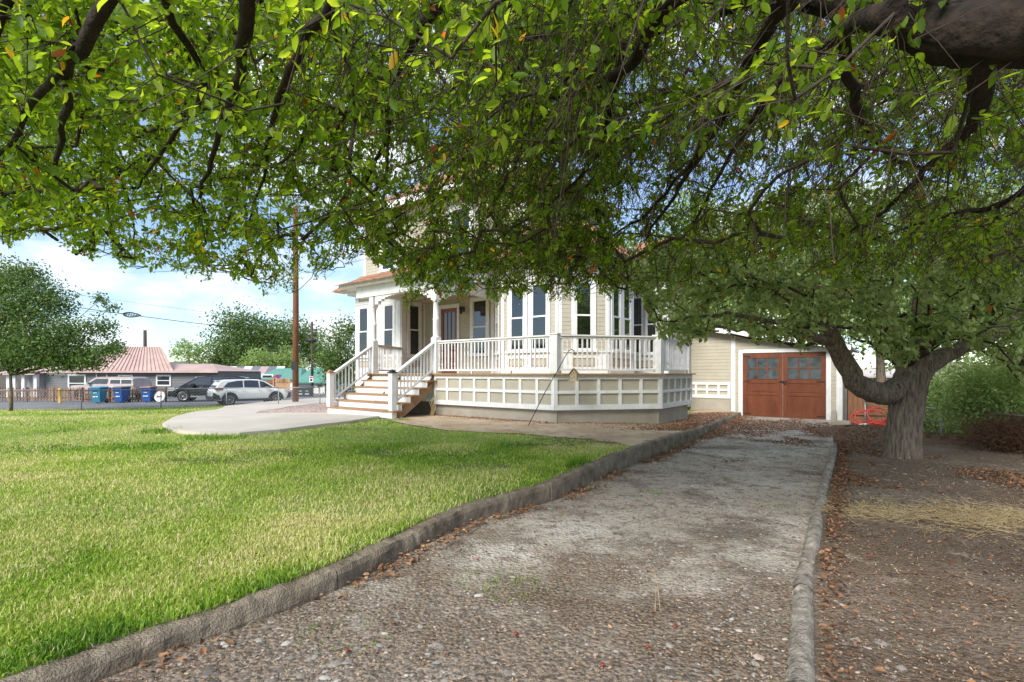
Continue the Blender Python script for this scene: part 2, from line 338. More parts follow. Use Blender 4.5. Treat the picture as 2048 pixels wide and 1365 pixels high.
# ================================================================= HOUSE
TH = math.atan2(-.6, .8)
A0 = Vector((-2.2, 14.1, 0)); DK = 1.18          # local origin: foot of the porch's left front column; deck height
def loc2w(a, b, z=0): return Vector((A0.x+.8*a+.6*b, A0.y-.6*a+.8*b, z))
house = empty('house', A0, TH, 'large cream Victorian house with white railed porch and bay windows', 'house')
def frame(p0, p1, z=0., org=(0, 0)):
    d = Vector((p1[0]-p0[0], p1[1]-p0[1])); L = d.length
    return Matrix.Translation((p0[0]-org[0], p0[1]-org[1], z)) @ Matrix.Rotation(math.atan2(d.y, d.x), 4, 'Z'), L
EXP = .115
cb = MB(); cb.add([(0, -.024, 0), (1, -.024, 0), (1, 0, 0), (0, 0, 0), (0, -.019, EXP*.93), (1, -.019, EXP*.93), (1, 0, EXP*1.04), (0, 0, EXP*1.04), (0, -.006, EXP*1.04), (1, -.006, EXP*1.04)],
   [(0, 1, 5, 4), (4, 5, 9, 8), (0, 3, 2, 1), (0, 4, 8, 7, 3), (1, 2, 6, 9, 5), (3, 7, 6, 2), (8, 9, 6, 7)])
CB = cb.mesh('clapboard', M['beige'])
class Quota:
    def __init__(s, n): s.n = n
def siding(wall, x0, x1, z0, z1, holes, q, top=None, x0f=None):
    """lap boards cut round the openings; each board is a piece, past the quota they are joined"""
    rest = MB(); z = z0; k = 0
    while z < z1-.02:
        a, b = x0, x1
        h = min(EXP, z1-z)
        if top:                                   # sloping top: keep the span where the wall is higher than this row
            za, zb = top
            def xz(zz): return x0+(zz-za)/(zb-za)*(x1-x0) if abs(zb-za) > 1e-6 else x1
            lim = z+EXP*.7
            if za > zb:
                if lim > za: break
                if lim > zb: b = min(b, xz(lim))
            else:
                if lim > zb: break
                if lim > za: a = max(a, xz(lim))
        segs = [(a, b)]
        for (ha, hb, hc, hd) in holes:
            if z+h*.5 > hc and z+h*.5 < hd:
                ns = []
                for (s, e) in segs:
                    if hb <= s or ha >= e: ns.append((s, e)); continue
                    if ha > s: ns.append((s, ha))
                    if hb < e: ns.append((hb, e))
                segs = ns
        for (s, e) in segs:
            if e-s < .03: continue
            if q.n > 0:
                q.n -= 1
                o = link('clapboard', CB, wall, Matrix.Translation((s, random.uniform(-.0015, .0015), z)) @ Matrix.Diagonal((e-s, 1, h/EXP if h < EXP else 1, 1)))
            else:
                rest.add([(s+(e-s)*v[0], v[1], z+v[2]*h/EXP) for v in cb.v], cb.f)
        z += EXP; k += 1
    if rest.v: tag(rest.build('clapboard_run', M['beige'], wall), kind='stuff')
def window(parent, Mx, x0, x1, z0, z1, casing=.12, curtain=False, rail=True, frosted=False, head=True, hood=False):
    """double-hung window in a wall frame; casing stands proud of the siding"""
    c = casing
    w = MB()
    w.box(x0-c, x0, -.055, 0, z0-.02, z1+c); w.box(x1, x1+c, -.055, 0, z0-.02, z1+c)
    w.box(x0, x1, -.053, 0, z1, z1+c)
    if hood: w.box(x0-c-.03, x1+c+.03, -.12, 0, z1+c, z1+c+.05)
    o = w.build('window', M['white'], parent, Mx)
    MB().box(x0-c-.03, x1+c+.03, -.11, 0, z0-.085, z0-.022).build('sill', M['white'], o)
    zm = (z0+z1)/2; f = .045
    def sash(a, b, y):
        s = MB(); s.box(x0, x0+f, y-.03, y, a, b); s.box(x1-f, x1, y-.03, y, a, b); s.box(x0+f, x1-f, y-.028, y, a, a+f); s.box(x0+f, x1-f, y-.028, y, b-f, b)
        s.build('sash', M['white'], o)
        MB().box(x0+f, x1-f, y-.012, y-.006, a+f, b-f).build('pane', M['glassfrost'] if frosted else M['pane'], o)
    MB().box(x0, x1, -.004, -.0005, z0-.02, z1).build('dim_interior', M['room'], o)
    if curtain:
        for (ca, cb2) in curtain:
            xa_, xb_ = x0+(x1-x0)*ca, x0+(x1-x0)*cb2; nf = 9; vs = []
            for zz in (z0, z1-.05):
                for q in range(nf): vs.append((xa_+(xb_-xa_)*q/(nf-1)*(1 if zz > z0 else .85), -.0065-.002*(q % 2), zz))
            MB().add(vs, [(q, q+1, nf+q+1, nf+q) for q in range(nf-1)]).build('curtain', M['curtain'], o)
    if rail: sash(zm-.02, z1, -.008); sash(z0-.02, zm+.022, -.022)
    else: sash(z0-.02, z1, -.01)
    return o
def panel_box(parent, Mx, x0, x1, z0, z1):
    """small recessed beige panel in the white boarding under the windows"""
    p = MB().box(x0, x1, -.032, -.029, z0, z1).build('recessed_panel', M['panel'], parent, Mx)
    b = MB(); t = .02
    b.box(x0-t, x1+t, -.045, -.028, z1, z1+t); b.box(x0-t, x1+t, -.045, -.028, z0-t, z0); b.box(x0-t, x0, -.043, -.028, z0, z1); b.box(x1, x1+t, -.043, -.028, z0, z1)
    b.build('panel_moulding', M['tread'], p)
def wall(p0, p1, z0, z1, holes=(), q=None, boards=(.0, .0), side=True, zs=None, ztop=None, parent=house, org=(0, 0), top=None, under=None):
    """body + siding from zs to ztop with corner boards; holes in wall coordinates (x0,x1,z0,z1) incl. casing"""
    Mx, L = frame(p0, p1, 0, org)
    w = MB()
    if top: w.prism([(0, z0), (L, z0), (L, top[1]), (0, top[0])], .002, .14)
    else: w.box(0, L, .002, .14, z0, z1)
    o = w.build('wall', M['white'], parent, Mx)
    cl, crr = boards
    zs = z0 if zs is None else zs; ztop = z1 if ztop is None else ztop
    if cl or crr:
        if cl: MB().box(0, cl, -.035, 0, z0, ztop).build('corner_board', M['white'], o)
        if crr: MB().box(L-crr, L, -.035, 0, z0, top[1] if top else ztop).build('corner_board', M['white'], o)
    if side: siding(o, cl, L-crr, zs, ztop, holes, q, top)
    return o, Mx, L
Q1 = Quota(290)
WZ0, WZ1 = DK+.67, DK+2.53
BT = DK+3.15                                       # top of bay walls
def bay_trim(o, L, zs=DK):
    """white boarding below the sill line and frieze above"""
    for q in ((0, L, -.028, 0, DK, WZ0-.09), (-.01, L+.01, -.06, 0, WZ0-.09, WZ0-.05), (-.01, L+.01, -.05, -.0285, DK, DK+.12),
              (0, L, -.03, 0, WZ1+.171, BT), (-.015, L+.015, -.075, 0, WZ1+.13, WZ1+.17)): MB().box(*q).build('trim_board', M['white'], o)
# main bay, five faces
G = [(-.35, 3.15), (1.10, 1.72), (3.05, 1.72), (4.05, 2.71), (4.05, 4.37), (2.9, 5.5)]
def bayface(p0, p1, wins, pans, upp, bl=.09, br=.09):
    holes = [(a-.13, b+.13, WZ0-.1, WZ1+.16) for a, b in wins]
    if len(wins) == 2: holes = [(wins[0][0]-.13, wins[1][1]+.13, WZ0-.1, WZ1+.16)]
    o, Mx, L = wall(p0, p1, .05, BT, holes, Q1, (bl, br), True, WZ0-.05, WZ1+.16)
    bay_trim(o, L)
    for a, b in wins: window(house, Mx, a, b, WZ0, WZ1, .11, curtain=[(.06, .36)] if len(wins) == 2 else [(.02, .16)])
    for a, b in pans: panel_box(o, Matrix(), a, b, DK+.22, DK+.41)
    for a, b in upp: panel_box(o, Matrix(), a, b, WZ1+.28, WZ1+.48)
    return o
bayface(G[0], G[1], [(.75, 1.3)], [(.8, 1.25)], [(.8, 1.25)])
bayface(G[1], G[2], [(.33, .82), (1.08, 1.6)], [(.3, .8), (1.1, 1.55)], [(.3, .85), (1.1, 1.6)])
bayface(G[2], G[3], [(.46, .93)], [(.42, .98)], [(.42, .98)])
bayface(G[3], G[4], [(.22, .68), (.92, 1.4)], [(.25, .65), (.95, 1.35)], [(.25, .65), (.95, 1.35)])
bayface(G[4], G[5], [], [], [])
# porch wall with door and window
WD = 3.15
o, Mx, L = wall((-3.78, WD), (-.35, WD), .05, BT, [(.86, 1.86, DK, DK+2.44), (2.36, 3.26, WZ0-.1, WZ1+.16)], Q1, (.10, .12), True, DK, BT-.02)
pwn = window(house, Mx, 2.48, 3.12, WZ0, WZ1, .11, curtain=[(.08, .42), (.72, .9)])
MB().lathe([(.12, 0), (.10, .05), (.04, .09), (0, .10)], 14, X=Matrix.Translation((2.78, 0, DK+1.72)) @ Matrix.Diagonal((1, .06, 1, 1))).build('hanging_lamp', M['lampshade'], pwn, Matrix.Translation((0, -.006, 0)))
d = MB().box(.86, .96, -.06, 0, DK, DK+2.44).box(1.76, 1.86, -.06, 0, DK, DK+2.44).box(.84, 1.88, -.07, 0, DK+2.34, DK+2.48).build('door_casing', M['white'], house, Mx)
dr = MB(); dr.box(.96, 1.76, -.02, 0, DK+.02, DK+2.34)
for a, b, c, e in ((.96, 1.08, DK+.02, DK+2.34), (1.64, 1.76, DK+.02, DK+2.34)): dr.box(a, b, -.045, -.02, c, e)
for c, e in ((DK+.02, DK+.25), (DK+.85, DK+1.0), (DK+2.2, DK+2.34)): dr.box(1.08, 1.64, -.043, -.02, c, e)
for x in (1.25, 1.43): dr.box(x, x+.04, -.042, -.02, DK+.25, DK+2.2)
door = dr.build('front_door', M['doorwood'], house, Mx)
for x in (1.08, 1.29, 1.47): MB().box(x, x+.17, -.026, -.021, DK+1.0, DK+2.2).build('pane', M['glass'], door)
MB().lathe([(0, .0), (.02, .0), (.02, .03), (.035, .045), (.035, .065), (.0, .08)], 10).build('knob', M['black'], door, Matrix.Translation((1.69, -.045, DK+1.02)) @ Matrix.Rotation(rad(90), 4, 'X'))
# hanging sign on the door, blue tile
MB().box(1.3, 1.42, -.06, -.046, DK+1.45-.42, DK+1.58-.42).build('door_plaque', mat('blue_plaque', (.05, .12, .25), .4), door)
lm = MB(); lm.box(-.045, .045, -.03, 0, -.08, .08); lm.tube([(0, -.03, .05), (0, -.10, .10), (0, -.16, .08)], .012, 6)
lm.lathe([(.0, .09), (.03, .085), (.085, .03), (.08, .02), (.06, .02), (.05, -.14), (.02, -.17), (.0, -.17)], 8, X=Matrix.Translation((0, -.17, 0)), smooth=False)
pl = lm.build('porch_lantern', M['black'], house, Mx @ Matrix.Translation((2.06, 0, DK+2.25)))
MB().lathe([(.052, .018), (.045, -.13)], 8, X=Matrix.Translation((0, -.17, 0))).build('lantern_glass', M['curtain'], pl)
# left bay
b0, b1 = (-6.42, 2.04), (-3.78, 2.04)
o, Mx, L = wall(b0, b1, -.25, BT, [], Q1, (0, 0), False)
for q in ((0, L, -.028, 0, -.25, WZ0-.061), (-.02, L+.03, -.06, 0, WZ0-.06, WZ0-.03), (-.01, L+.01, -.05, -.0285, DK-.02, DK+.1), (0, .14, -.03, 0, WZ0-.029, WZ1+.099), (.86, 1.62, -.03, 0, WZ0-.029, WZ1+.099),
          (2.34, L, -.03, 0, WZ0-.029, WZ1+.099), (0, L, -.028, 0, WZ1+.141, BT), (-.02, L+.02, -.06, 0, WZ1+.1, WZ1+.14)): MB().box(*q).build('trim_board', M['white'], o)
window(house, Mx, .24, .80, WZ0, WZ1, .09); window(house, Mx, 1.73, 2.27, WZ0, WZ1, .10)
for a, b in ((.25, .8), (1.75, 2.25)):
    panel_box(o, Matrix(), a, b, DK+.25, DK+.45); panel_box(o, Matrix(), a, b, WZ1+.25, WZ1+.48)
o, Mx, L = wall((-3.78, 2.04), (-3.78, WD), -.1, BT, [(.25, .98, WZ0-.1, WZ1+.16)], Q1, (.22, .04), True, WZ0-.04, WZ1+.16)
bay_trim(o, L); window(house, Mx, .36, .87, WZ0, WZ1, .10); panel_box(o, Matrix(), .37, .87, DK+.25, DK+.45)
# rear wing wall with its windows
o, Mx, L = wall((2.9, 5.8), (4.6, 5.8), .05, BT, [(.42, 1.5, WZ0-.1, WZ1+.16)], Q1, (.1, .12), True, WZ0-.1, BT)
bay_trim(o, L); window(house, Mx, .53, .90, WZ0, WZ1, .1); window(house, Mx, 1.02, 1.38, WZ0, WZ1, .1); panel_box(o, Matrix(), .6, 1.4, DK+.2, DK+.4)
wall((4.6, 5.8), (4.6, 8.2), .0, BT, [], Q1, (.1, 0), True)
# second storey
o, Mx, L = wall((-6.3, 2.35), (1.5, 2.35), BT-.1, 7.3, [(.95, 2.0, 5.0, 6.9), (4.6, 5.8, 5.0, 6.9)], Q1, (.12, .14), True, 4.9)
window(house, Mx, 1.12, 1.85, 5.1, 6.7, .14); window(house, Mx, 4.75, 5.6, 5.1, 6.7, .14)
b = MB().box(-.02, L+.02, -.06, 0, 6.95, 7.3).build('frieze_board', M['white'], o)
wall((1.5, 2.35), (1.5, 7), BT-.1, 7.3, [], Q1, (.12, .1), True, 5.2)
rf = MB()
rf.add([(-6.9, 1.75, 7.28), (2.1, 1.75, 7.28), (2.1, 7.6, 7.28), (-6.9, 7.6, 7.28), (-4.2, 4.7, 9.4), (-.4, 4.7, 9.4), (-6.9, 1.75, 7.14), (2.1, 1.75, 7.14), (2.1, 7.6, 7.14), (-6.9, 7.6, 7.14)],
       [(0, 1, 5, 4), (1, 2, 5), (2, 3, 4, 5), (3, 0, 4), (0, 6, 7, 1), (1, 7, 8, 2), (2, 8, 9, 3), (3, 9, 6, 0), (6, 9, 8, 7)])
rf.build('upper_roof', M['shingle'], house)
MB().box(-6.95, 2.15, 1.70, 1.76, 7.08, 7.3).box(2.1, 2.16, 1.76, 7.6, 7.08, 7.3).build('upper_fascia', M['white'], house)
ch = MB().box(-2.6, -1.9, 4.0, 4.6, 8, 10.6).box(-2.66, -1.84, 3.94, 4.66, 10.4, 10.5).build('chimney', mat('chimney_brick', (.25, .08, .05), .9, .3, 20), house)
# shingled roofs: each shingle near the front is a piece
shm = MB(); shm.box(0, .135, -.16, .03, 0, .012); SH = shm.mesh('shingle', M['shingle'])
Q2 = Quota(250)
def shingles(roof, e0, e1, t0, t1):
    """rows from eave line e0-e1 to top line t0-t1"""
    e0, e1, t0, t1 = map(Vector, (e0, e1, t0, t1)); n = max(2, int(((t0-e0).length+(t1-e1).length)/2/.14)); rest = MB()
    nr = (e1-e0).cross(t0-e0).normalized()
    if nr.z < 0: nr = -nr
    for r in range(n):
        a = e0.lerp(t0, r/n); b = e1.lerp(t1, r/n); L = (b-a).length; d = (b-a).normalized(); up = nr.cross(d)
        if up.z < 0: up = -up
        x = random.uniform(-.1, 0)
        while x < L-.02:
            w = random.uniform(.10, .17)
            m = Matrix([[d.x, up.x, nr.x, 0], [d.y, up.y, nr.y, 0], [d.z, up.z, nr.z, 0], [0, 0, 0, 1]])
            p = a+d*x+nr*(.02+random.uniform(0, .008))
            X = Matrix.Translation(p) @ m @ Matrix.Rotation(random.uniform(-.03, .06), 4, 'X') @ Matrix.Diagonal((w/.14, 1.15, 1.2, 1))
            if Q2.n > 0: Q2.n -= 1; link('shingle', SH, roof, X)
            else: rest.add(shm.v, shm.f, X=X)
            x += w
    if rest.v: tag(rest.build('shingle_run', M['shingle'], roof), kind='stuff')
def quad_roof(name, e0, e1, t0, t1, th=.04):
    e0, e1, t0, t1 = map(Vector, (e0, e1, t0, t1)); n = (e1-e0).cross(t0-e0).normalized()
    if n.z < 0: n = -n
    q = [e0, e1, t1, t0]; v = q+[p-n*th for p in q]
    m = MB(); m.add(v, [(0, 1, 2, 3), (7, 6, 5, 4), (0, 4, 5, 1), (1, 5, 6, 2), (2, 6, 7, 3), (3, 7, 4, 0)])
    o = m.build(name, M['white'], house); shingles(o, e0, e1, t0, t1); return o
PE = DK+2.86
quad_roof('porch_roof', (-4.05, -.28, PE), (.45, -.28, PE), (-4.05, 2.34, 5.0), (.45, 2.34, 5.0))
quad_roof('left_bay_roof', (-6.95, 1.5, DK+3.22), (-4.0, 1.5, DK+3.22), (-6.3, 2.34, 5.02), (-4.0, 2.34, 5.02))
gable = MB().prism([(-.28, PE-.02), (2.34, 4.97), (2.34, PE-.02)], .30, .40, 'x').build('porch_gable_board', M['white'], house)
def eave(name, pts, z0, z1, out=.0):
    m = MB()
    for a, b in zip(pts[:-1], pts[1:]):
        Mx, L = frame(a, b); m.box(-.02, L+.02, -.03, .0, z0, z1, X=Mx); m.box(-.02, L+.02, -.001, .42, z0, z0+.03, X=Mx)
    return m.build(name, M['white'], house)
eave('left_bay_cornice', [(-6.97, 1.48), (-3.75, 1.48), (-3.75, 2.3)], BT-.02, DK+3.22)
MB().box(-6.5, -3.7, 1.7, 2.04, BT-.16, BT-.02).build('left_bay_frieze', M['white'], house)
MB().box(-4.07, .47, -.32, -.285, PE-.12, PE+.015).box(-4.07, .47, -.285, .2, PE-.10, PE-.08).build('porch_gutter_board', M['white'], house)
MB().box(-3.5, .14, -.06, .16, DK+2.42, PE-.105).build('porch_beam', M['white'], house)
sb = MB().box(.0, .14, .16, WD-.05, DK+2.42, PE-.105)
n = 14
for i in range(n):
    y0 = .16+i*(WD-.21)/n; y1 = .16+(i+1)*(WD-.21)/n; tt = (i+.5)/n*2-1; h = .42*(1-math.sqrt(max(0, 1-tt*tt)))
    if h > 0: sb.box(.02, .12, y0, y1, DK+2.40-h, DK+2.421)
sb.build('arched_side_beam', M['white'], house)
MB().box(-3.78, .0, .16, WD, DK+2.62, DK+2.66).build('porch_ceiling', M['panel'], house)
ar = MB()
for i in range(16):
    x0 = -2.6+i*2.5/16; x1 = x0+2.5/16; tt = (i+.5)/16*2-1; h = .38*(1-math.sqrt(max(0, 1-tt*tt)))
    if h > 0: ar.box(x0, x1, -.02, .10, DK+2.405-h, DK+2.421)
ar.build('arched_front_bracket', M['white'], house)
# hip roof over the main bay
ev = [(-.62, 2.9), (.95, 1.34), (3.22, 1.34), (4.43, 2.55), (4.43, 4.5), (3.1, 5.9)]; ez = DK+3.30
eave('main_bay_cornice', ev, BT-.02, ez)
rg = [(1.5, 2.5), (1.8, 2.6), (2.6, 3.0), (2.9, 3.4), (2.9, 4.5), (2.6, 6)]; rz = 5.75
mbr = MB(); vs = [(x, y, ez-.02) for x, y in ev]+[(x, y, rz-.05) for x, y in rg]
mbr.add(vs, [(i, i+1, i+7, i+6) for i in range(5)]+[(6, 7, 8, 9, 10, 11)]); br = mbr.build('main_bay_roof', M['shingle'], house)
for i in (1, 2, 3): shingles(br, (*ev[i], ez), (*ev[i+1], ez), (*rg[i], rz), (*rg[i+1], rz))
MB().box(2.9, 4.9, 5.4, 8.3, BT, BT+.12).build('wing_fascia', M['white'], house)
MB().add([(2.7, 5.3, BT+.12), (4.95, 5.3, BT+.12), (4.95, 8.5, BT+.12), (2.7, 8.5, BT+.12), (3.2, 6.9, 5.8), (4.8, 6.9, 5.8)], [(0, 1, 5, 4), (1, 2, 5), (2, 3, 4, 5), (3, 0, 4)]).build('wing_roof', M['shingle'], house)
# ---- deck
dp = [(-3.0, 0), (4.0, 0), (5.8, 2.05), (5.8, 4.42), (4.06, 4.42), (4.06, 2.7), (3.06, 1.72), (1.1, 1.72), (-.35, 3.14), (-3.77, 3.14), (-3.77, 2.03), (-3.77, 1.5), (-3.0, .6)]
dk = MB(); vs = [(x, y, DK-.035) for x, y in dp]
import mathutils.geometry as mg
tri = mg.tessellate_polygon([[Vector(v) for v in vs]]); n = len(dp)
dk.add(vs+[(x, y, DK-.10) for x, y in dp], [tuple(t) for t in tri]+[(i, i+n, (i+1) % n+n, (i+1) % n) for i in range(n)])
dko = dk.build('deck', M['rawwood'], house)
# deck boards run from the front edge to the walls; each is a piece
x = -3.0
while x < 5.8:
    w = .135; xa, xb = x, min(x+w-.005, 5.84); xm = (xa+xb)/2
    y0a = -.05 if xa < 4 else -.05+(xa-4)*2.05/1.8; y0b = -.05 if xb < 4 else -.05+(xb-4)*2.05/1.8
    y1 = 3.12 if xm < -.35 else (3.12-(xm+.35)*.98 if xm < 1.1 else (1.70 if xm < 3.05 else (1.7+(xm-3.05) if xm < 4.05 else 4.42)))
    MB().add([(xa, y0a, DK-.034), (xb, y0b, DK-.034), (xb, y1, DK-.034), (xa, y1, DK-.034), (xa, y0a, DK), (xb, y0b, DK), (xb, y1, DK), (xa, y1, DK)],
             [(0, 3, 2, 1), (4, 5, 6, 7), (0, 1, 5, 4), (1, 2, 6, 5), (2, 3, 7, 6), (3, 0, 4, 7)]).build('deck_board', M['tread'], dko)
    x += w
for p0, p1 in (((-.02, 0), (4, 0)), ((4, 0), (5.8, 2.05)), ((5.8, 2.05), (5.8, 4.4))):
    Mx, L = frame(p0, p1); MB().box(-.03, L+.03, -.10, -.052, DK-.034, DK+.004).build('edge_board', M['tread'], dko, Mx)
# ---- porch skirt: white frame with recessed beige panels, on a concrete footing
def skirt(p0, p1, z0, z1, n, parent=house, org=(0, 0), first=None, name='porch_skirt'):
    Mx, L = frame(p0, p1, 0, org)
    m = MB(); tr, mr, b_, st = .10, .07, .12, .075
    m.box(0, L, -.02, .02, z1-tr, z1); m.box(0, L, -.02, .02, z0, z0+b_); zm = (z0+b_+z1-tr)/2
    m.box(0, L, -.018, .02, zm-mr/2, zm+mr/2)
    xs = np.linspace(0, L, n+1)
    for i, x in enumerate(xs):
        a = max(0, x-st/2); b = min(L, x+st/2)
        if i == 0: b = st*.9
        if i == n: a = L-st*1.2
        m.box(a, b, -.016, .02, z0+b_, zm-mr/2); m.box(a, b, -.016, .02, zm+mr/2, z1-tr)
    o = m.build(name, M['white'], parent, Mx)
    for i in range(n):
        for za, zb in ((z0+b_, zm-mr/2), (zm+mr/2, z1-tr)):
            MB().box(xs[i]+st*.3, xs[i+1]-st*.3, .022, .032, za-.01, zb+.01).build('skirt_panel', M['panel'], o)
    return o
SB = DK-.86
skirt((.02, -.0), (4, 0), SB, DK-.036, 8); skirt((4, 0), (5.8, 2.05), SB, DK-.036, 5); skirt((5.8, 2.05), (5.8, 4.4), SB, DK-.036, 5)
cf = MB()
for p0, p1 in (((-3.0, .25), (0, .25)), ((-.02, .09), (4, .09)), ((3.97, .09), (5.72, 2.09)), ((5.72, 2.05), (5.72, 4.3)), ((5.7, 4.3), (4.0, 4.3))):
    Mx, L = frame(p0, p1); cf.box(0, L, 0, .2, -.6, SB+.03, X=Mx)
cf.build('foundation', M['concrete'], house)
MB().box(-6.5, -3.6, 1.9, 2.4, -.7, -.1).build('bay_foundation', M['concrete'], house)
# ---- railings
def turned(h):
    p = [(.019, 0), (.019, .09*h), (.012, .10*h), (.022, .16*h), (.024, .22*h), (.013, .30*h), (.020, .33*h), (.012, .36*h), (.018, .50*h), (.020, .62*h), (.011, .75*h), (.019, .79*h), (.012, .82*h), (.019, .86*h), (.019, h)]
    return p
BH = .73
tb = MB().lathe(turned(BH), 8); TB = tb.mesh('baluster', M['white'])
SQ = MB().box(-.017, .017, -.017, .017, 0, BH).mesh('baluster', M['white'])
def railing(p0, p1, z=DK, pat='ttss', sp=.118, name='porch_railing', h=.92):
    Mx, L = frame(p0, p1, z)
    m = MB(); m.box(0, L, -.065, .065, h-.035, h); m.box(0, L, -.03, .03, h-.085, h-.036); m.box(0, L, -.035, .035, .07, .115)
    k = max(1, int(L/1.1))
    for i in range(1, k): m.box(L*i/k-.02, L*i/k+.02, -.03, .03, 0, .069)
    o = m.build(name, M['white'], house, Mx)
    n = int(L/sp)
    for i in range(n):
        x = (i+.5)*L/n
        link('baluster', TB if pat[i % len(pat)] == 't' else SQ, o, Matrix.Translation((x, 0, .11)))
    return o
RH = .92
railing((.06, .09), (3.93, .09)); railing((4.07, .12), (5.68, 2.0), pat='sttsss'); railing((5.72, 2.12), (5.72, 4.22), sp=.12)
railing((-2.78, .2), (-3.72, 2.0))
def post(x, y, z0, z1, w=.13, cap=True, name='newel_post'):
    m = MB().box(-w/2, w/2, -w/2, w/2, z0, z1)
    if cap: m.box(-w/2-.02, w/2+.02, -w/2-.02, w/2+.02, z1, z1+.03)
    return m.build(name, M['white'], house, Matrix.Translation((x, y, 0)))
post(3.98, .07, DK, DK+RH, .2); post(5.72, 2.05, DK, DK+RH, .2); post(5.72, 4.28, DK, DK+RH, .11)
def column(x, y):
    c = MB(); w = .10
    c.box(-w, w, -w, w, DK, DK+1.02); c.box(-w-.012, w+.012, -w-.012, w+.012, DK, DK+.12); c.box(-w, w, -w, w, DK+2.08, DK+2.42)
    c.lathe([(.10, DK+1.02), (.10, DK+1.05), (.07, DK+1.08), (.088, DK+1.12), (.085, DK+1.5), (.095, DK+1.52), (.095, DK+1.55), (.082, DK+1.57), (.075, DK+2.0), (.095, DK+2.02), (.095, DK+2.08)], 16)
    return c.build('porch_column', M['white'], house, Matrix.Translation((x, y, 0)))
column(0, .08); column(-2.78, .08)
# ---- front stairs
NR = 6; RISE = (DK-.02)/NR; TR = .305
st = house
for i in range(1, NR):
    z = DK-i*RISE; y1 = -(i-1)*TR; y0 = -i*TR
    for yy0, yy1 in ((y0-.03, y0+TR*.5-.003), (y0+TR*.5+.003, y1-.0)):
        MB().box(-2.9, .12, yy0, yy1, z-.035, z).build('tread', M['tread'], house)
    MB().box(-2.82, .04, y0, y0+.02, z-RISE+.001, z-.036).build('riser', M['white'], house)
MB().box(-2.82, .04, 0, .02, DK-RISE+.001, DK-.036).build('riser', M['white'], house)
MB().box(-2.95, -.0, -.045, .05, DK-.034, DK+.003).build('landing_nosing', M['tread'], house)
for xx in (-2.79, -1.4, -.02):
    pr = [(-.01, DK-.04)]
    for i in range(1, NR):
        z = DK-i*RISE-.036; pr += [(-(i-1)*TR-.001, z), (-i*TR+.021, z)]
    pr += [(-(NR-1)*TR+.021, -.02), (-(NR-1)*TR+.32, -.02), (-.01, DK-.46)]
    MB().prism(pr, xx-.02, xx+.02, 'x').build('stringer', M['rawwood'], house)
def stair_rail(x):
    y0 = -(NR-1)*TR+.06; zb = DK-(NR-1)*RISE
    w = .15
    m = MB().box(-w/2, w/2, -w/2, w/2, .02 if x > -1 else zb, zb+.98).build('newel_post', M['white'], house, Matrix.Translation((x, y0, 0)))
    c = MB().box(-w/2-.025, w/2+.025, -w/2-.025, w/2+.025, zb+.98, zb+1.01)
    c.lathe([(.085, zb+1.01), (.085, zb+1.03), (.06, zb+1.06), (.0, zb+1.075)], 4, X=Matrix.Rotation(rad(45), 4, 'Z'), smooth=False)
    c.build('solar_cap', M['black'] if x > -1 else M['tread'], m)
    yt = -.02; sl = (DK-zb)/((NR-1)*TR)
    def zr(y): return zb+.93+(y-y0)*sl
    r = MB()
    for (o0, o1, ww) in ((0, -.035, .065), (-.036, -.10, .03), (-.74, -.79, .025)):
        a, b = y0+.05, yt+.04
        r.add([(x-ww, a, zr(a)+o0), (x+ww, a, zr(a)+o0), (x+ww, b, zr(b)+o0), (x-ww, b, zr(b)+o0), (x-ww, a, zr(a)+o1), (x+ww, a, zr(a)+o1), (x+ww, b, zr(b)+o1), (x-ww, b, zr(b)+o1)],
              [(0, 1, 2, 3), (7, 6, 5, 4), (0, 4, 5, 1), (1, 5, 6, 2), (2, 6, 7, 3), (3, 7, 4, 0)])
    rr = r.build('stair_handrail', M['white'], house)
    n = 11
    for i in range(n):
        y = y0+.1+(yt-y0-.14)*(i+.5)/n
        link('baluster', TB if i % 4 in (1, 2) else SQ, rr, Matrix.Translation((x, y, zr(y)-.80)))
stair_rail(-.02); stair_rail(-2.78)
# vine stems under the stairs
vs_ = MB()
for k in range(4): vs_.tube([(.1+k*.03, -.25, 0), (.12+k*.05, -.2, .2), (.05+k*.06, -.22, .38+k*.03), (.1+k*.02, -.12, .55)], [.012, .01, .008, .004], 5)
tag(vs_.build('dead_vine', M['hay'], None, Matrix.Translation(A0) @ Matrix.Rotation(TH, 4, 'Z')), 'bare twisted vine stem in the dark gap under the stair stringer', 'vine')

# ================================================================= GARAGE
GO = (7.53, 8.24); gw = loc2w(*GO)
garage = empty('garage', (gw.x, gw.y, -.25), TH, 'low beige garage with sloping roof and red brown double doors', 'garage')
zo = -.25
def gfr(p0, p1): return frame(p0, p1, -zo, GO)
Q3 = Quota(280)
TL, TRR = 2.85, 2.02     # roof edge heights (world z) at a=4.6 and a=9.1
def rz_(a): return TL+(a-4.6)/(9.1-4.6)*(TRR-TL)
def gwall(p0, p1, z0, top, holes, boards, zs):
    Mx, L = gfr(p0, p1)
    o = MB().prism([(0, z0), (L, z0), (L, top[1]), (0, top[0])], .002, .12).build('wall', M['white'], garage, Mx)
    if any(boards):
        if boards[0]: MB().box(0, boards[0], -.035, 0, z0, top[0]-.02).build('corner_board', M['white'], o)
        if boards[1]: MB().box(L-boards[1], L, -.035, 0, z0, top[1]-.02).build('corner_board', M['white'], o)
    siding(o, boards[0], L-boards[1], zs, max(top), holes, Q3, top)
    return o, Mx, L
# front with doors
DX0, DX1, DZ = 6.33, 8.72, 1.86
gwall((5.95, 8.24), (9.1, 8.24), -.45, (rz_(5.95), rz_(9.1)), [(DX0-5.95-.13, DX1-5.95+.13, -1, DZ+.12)], (.14, .12), -.3)
gwall((9.1, 8.24), (9.1, 13.5), -.5, (TRR, TRR), [], (.14, 0), -.35)
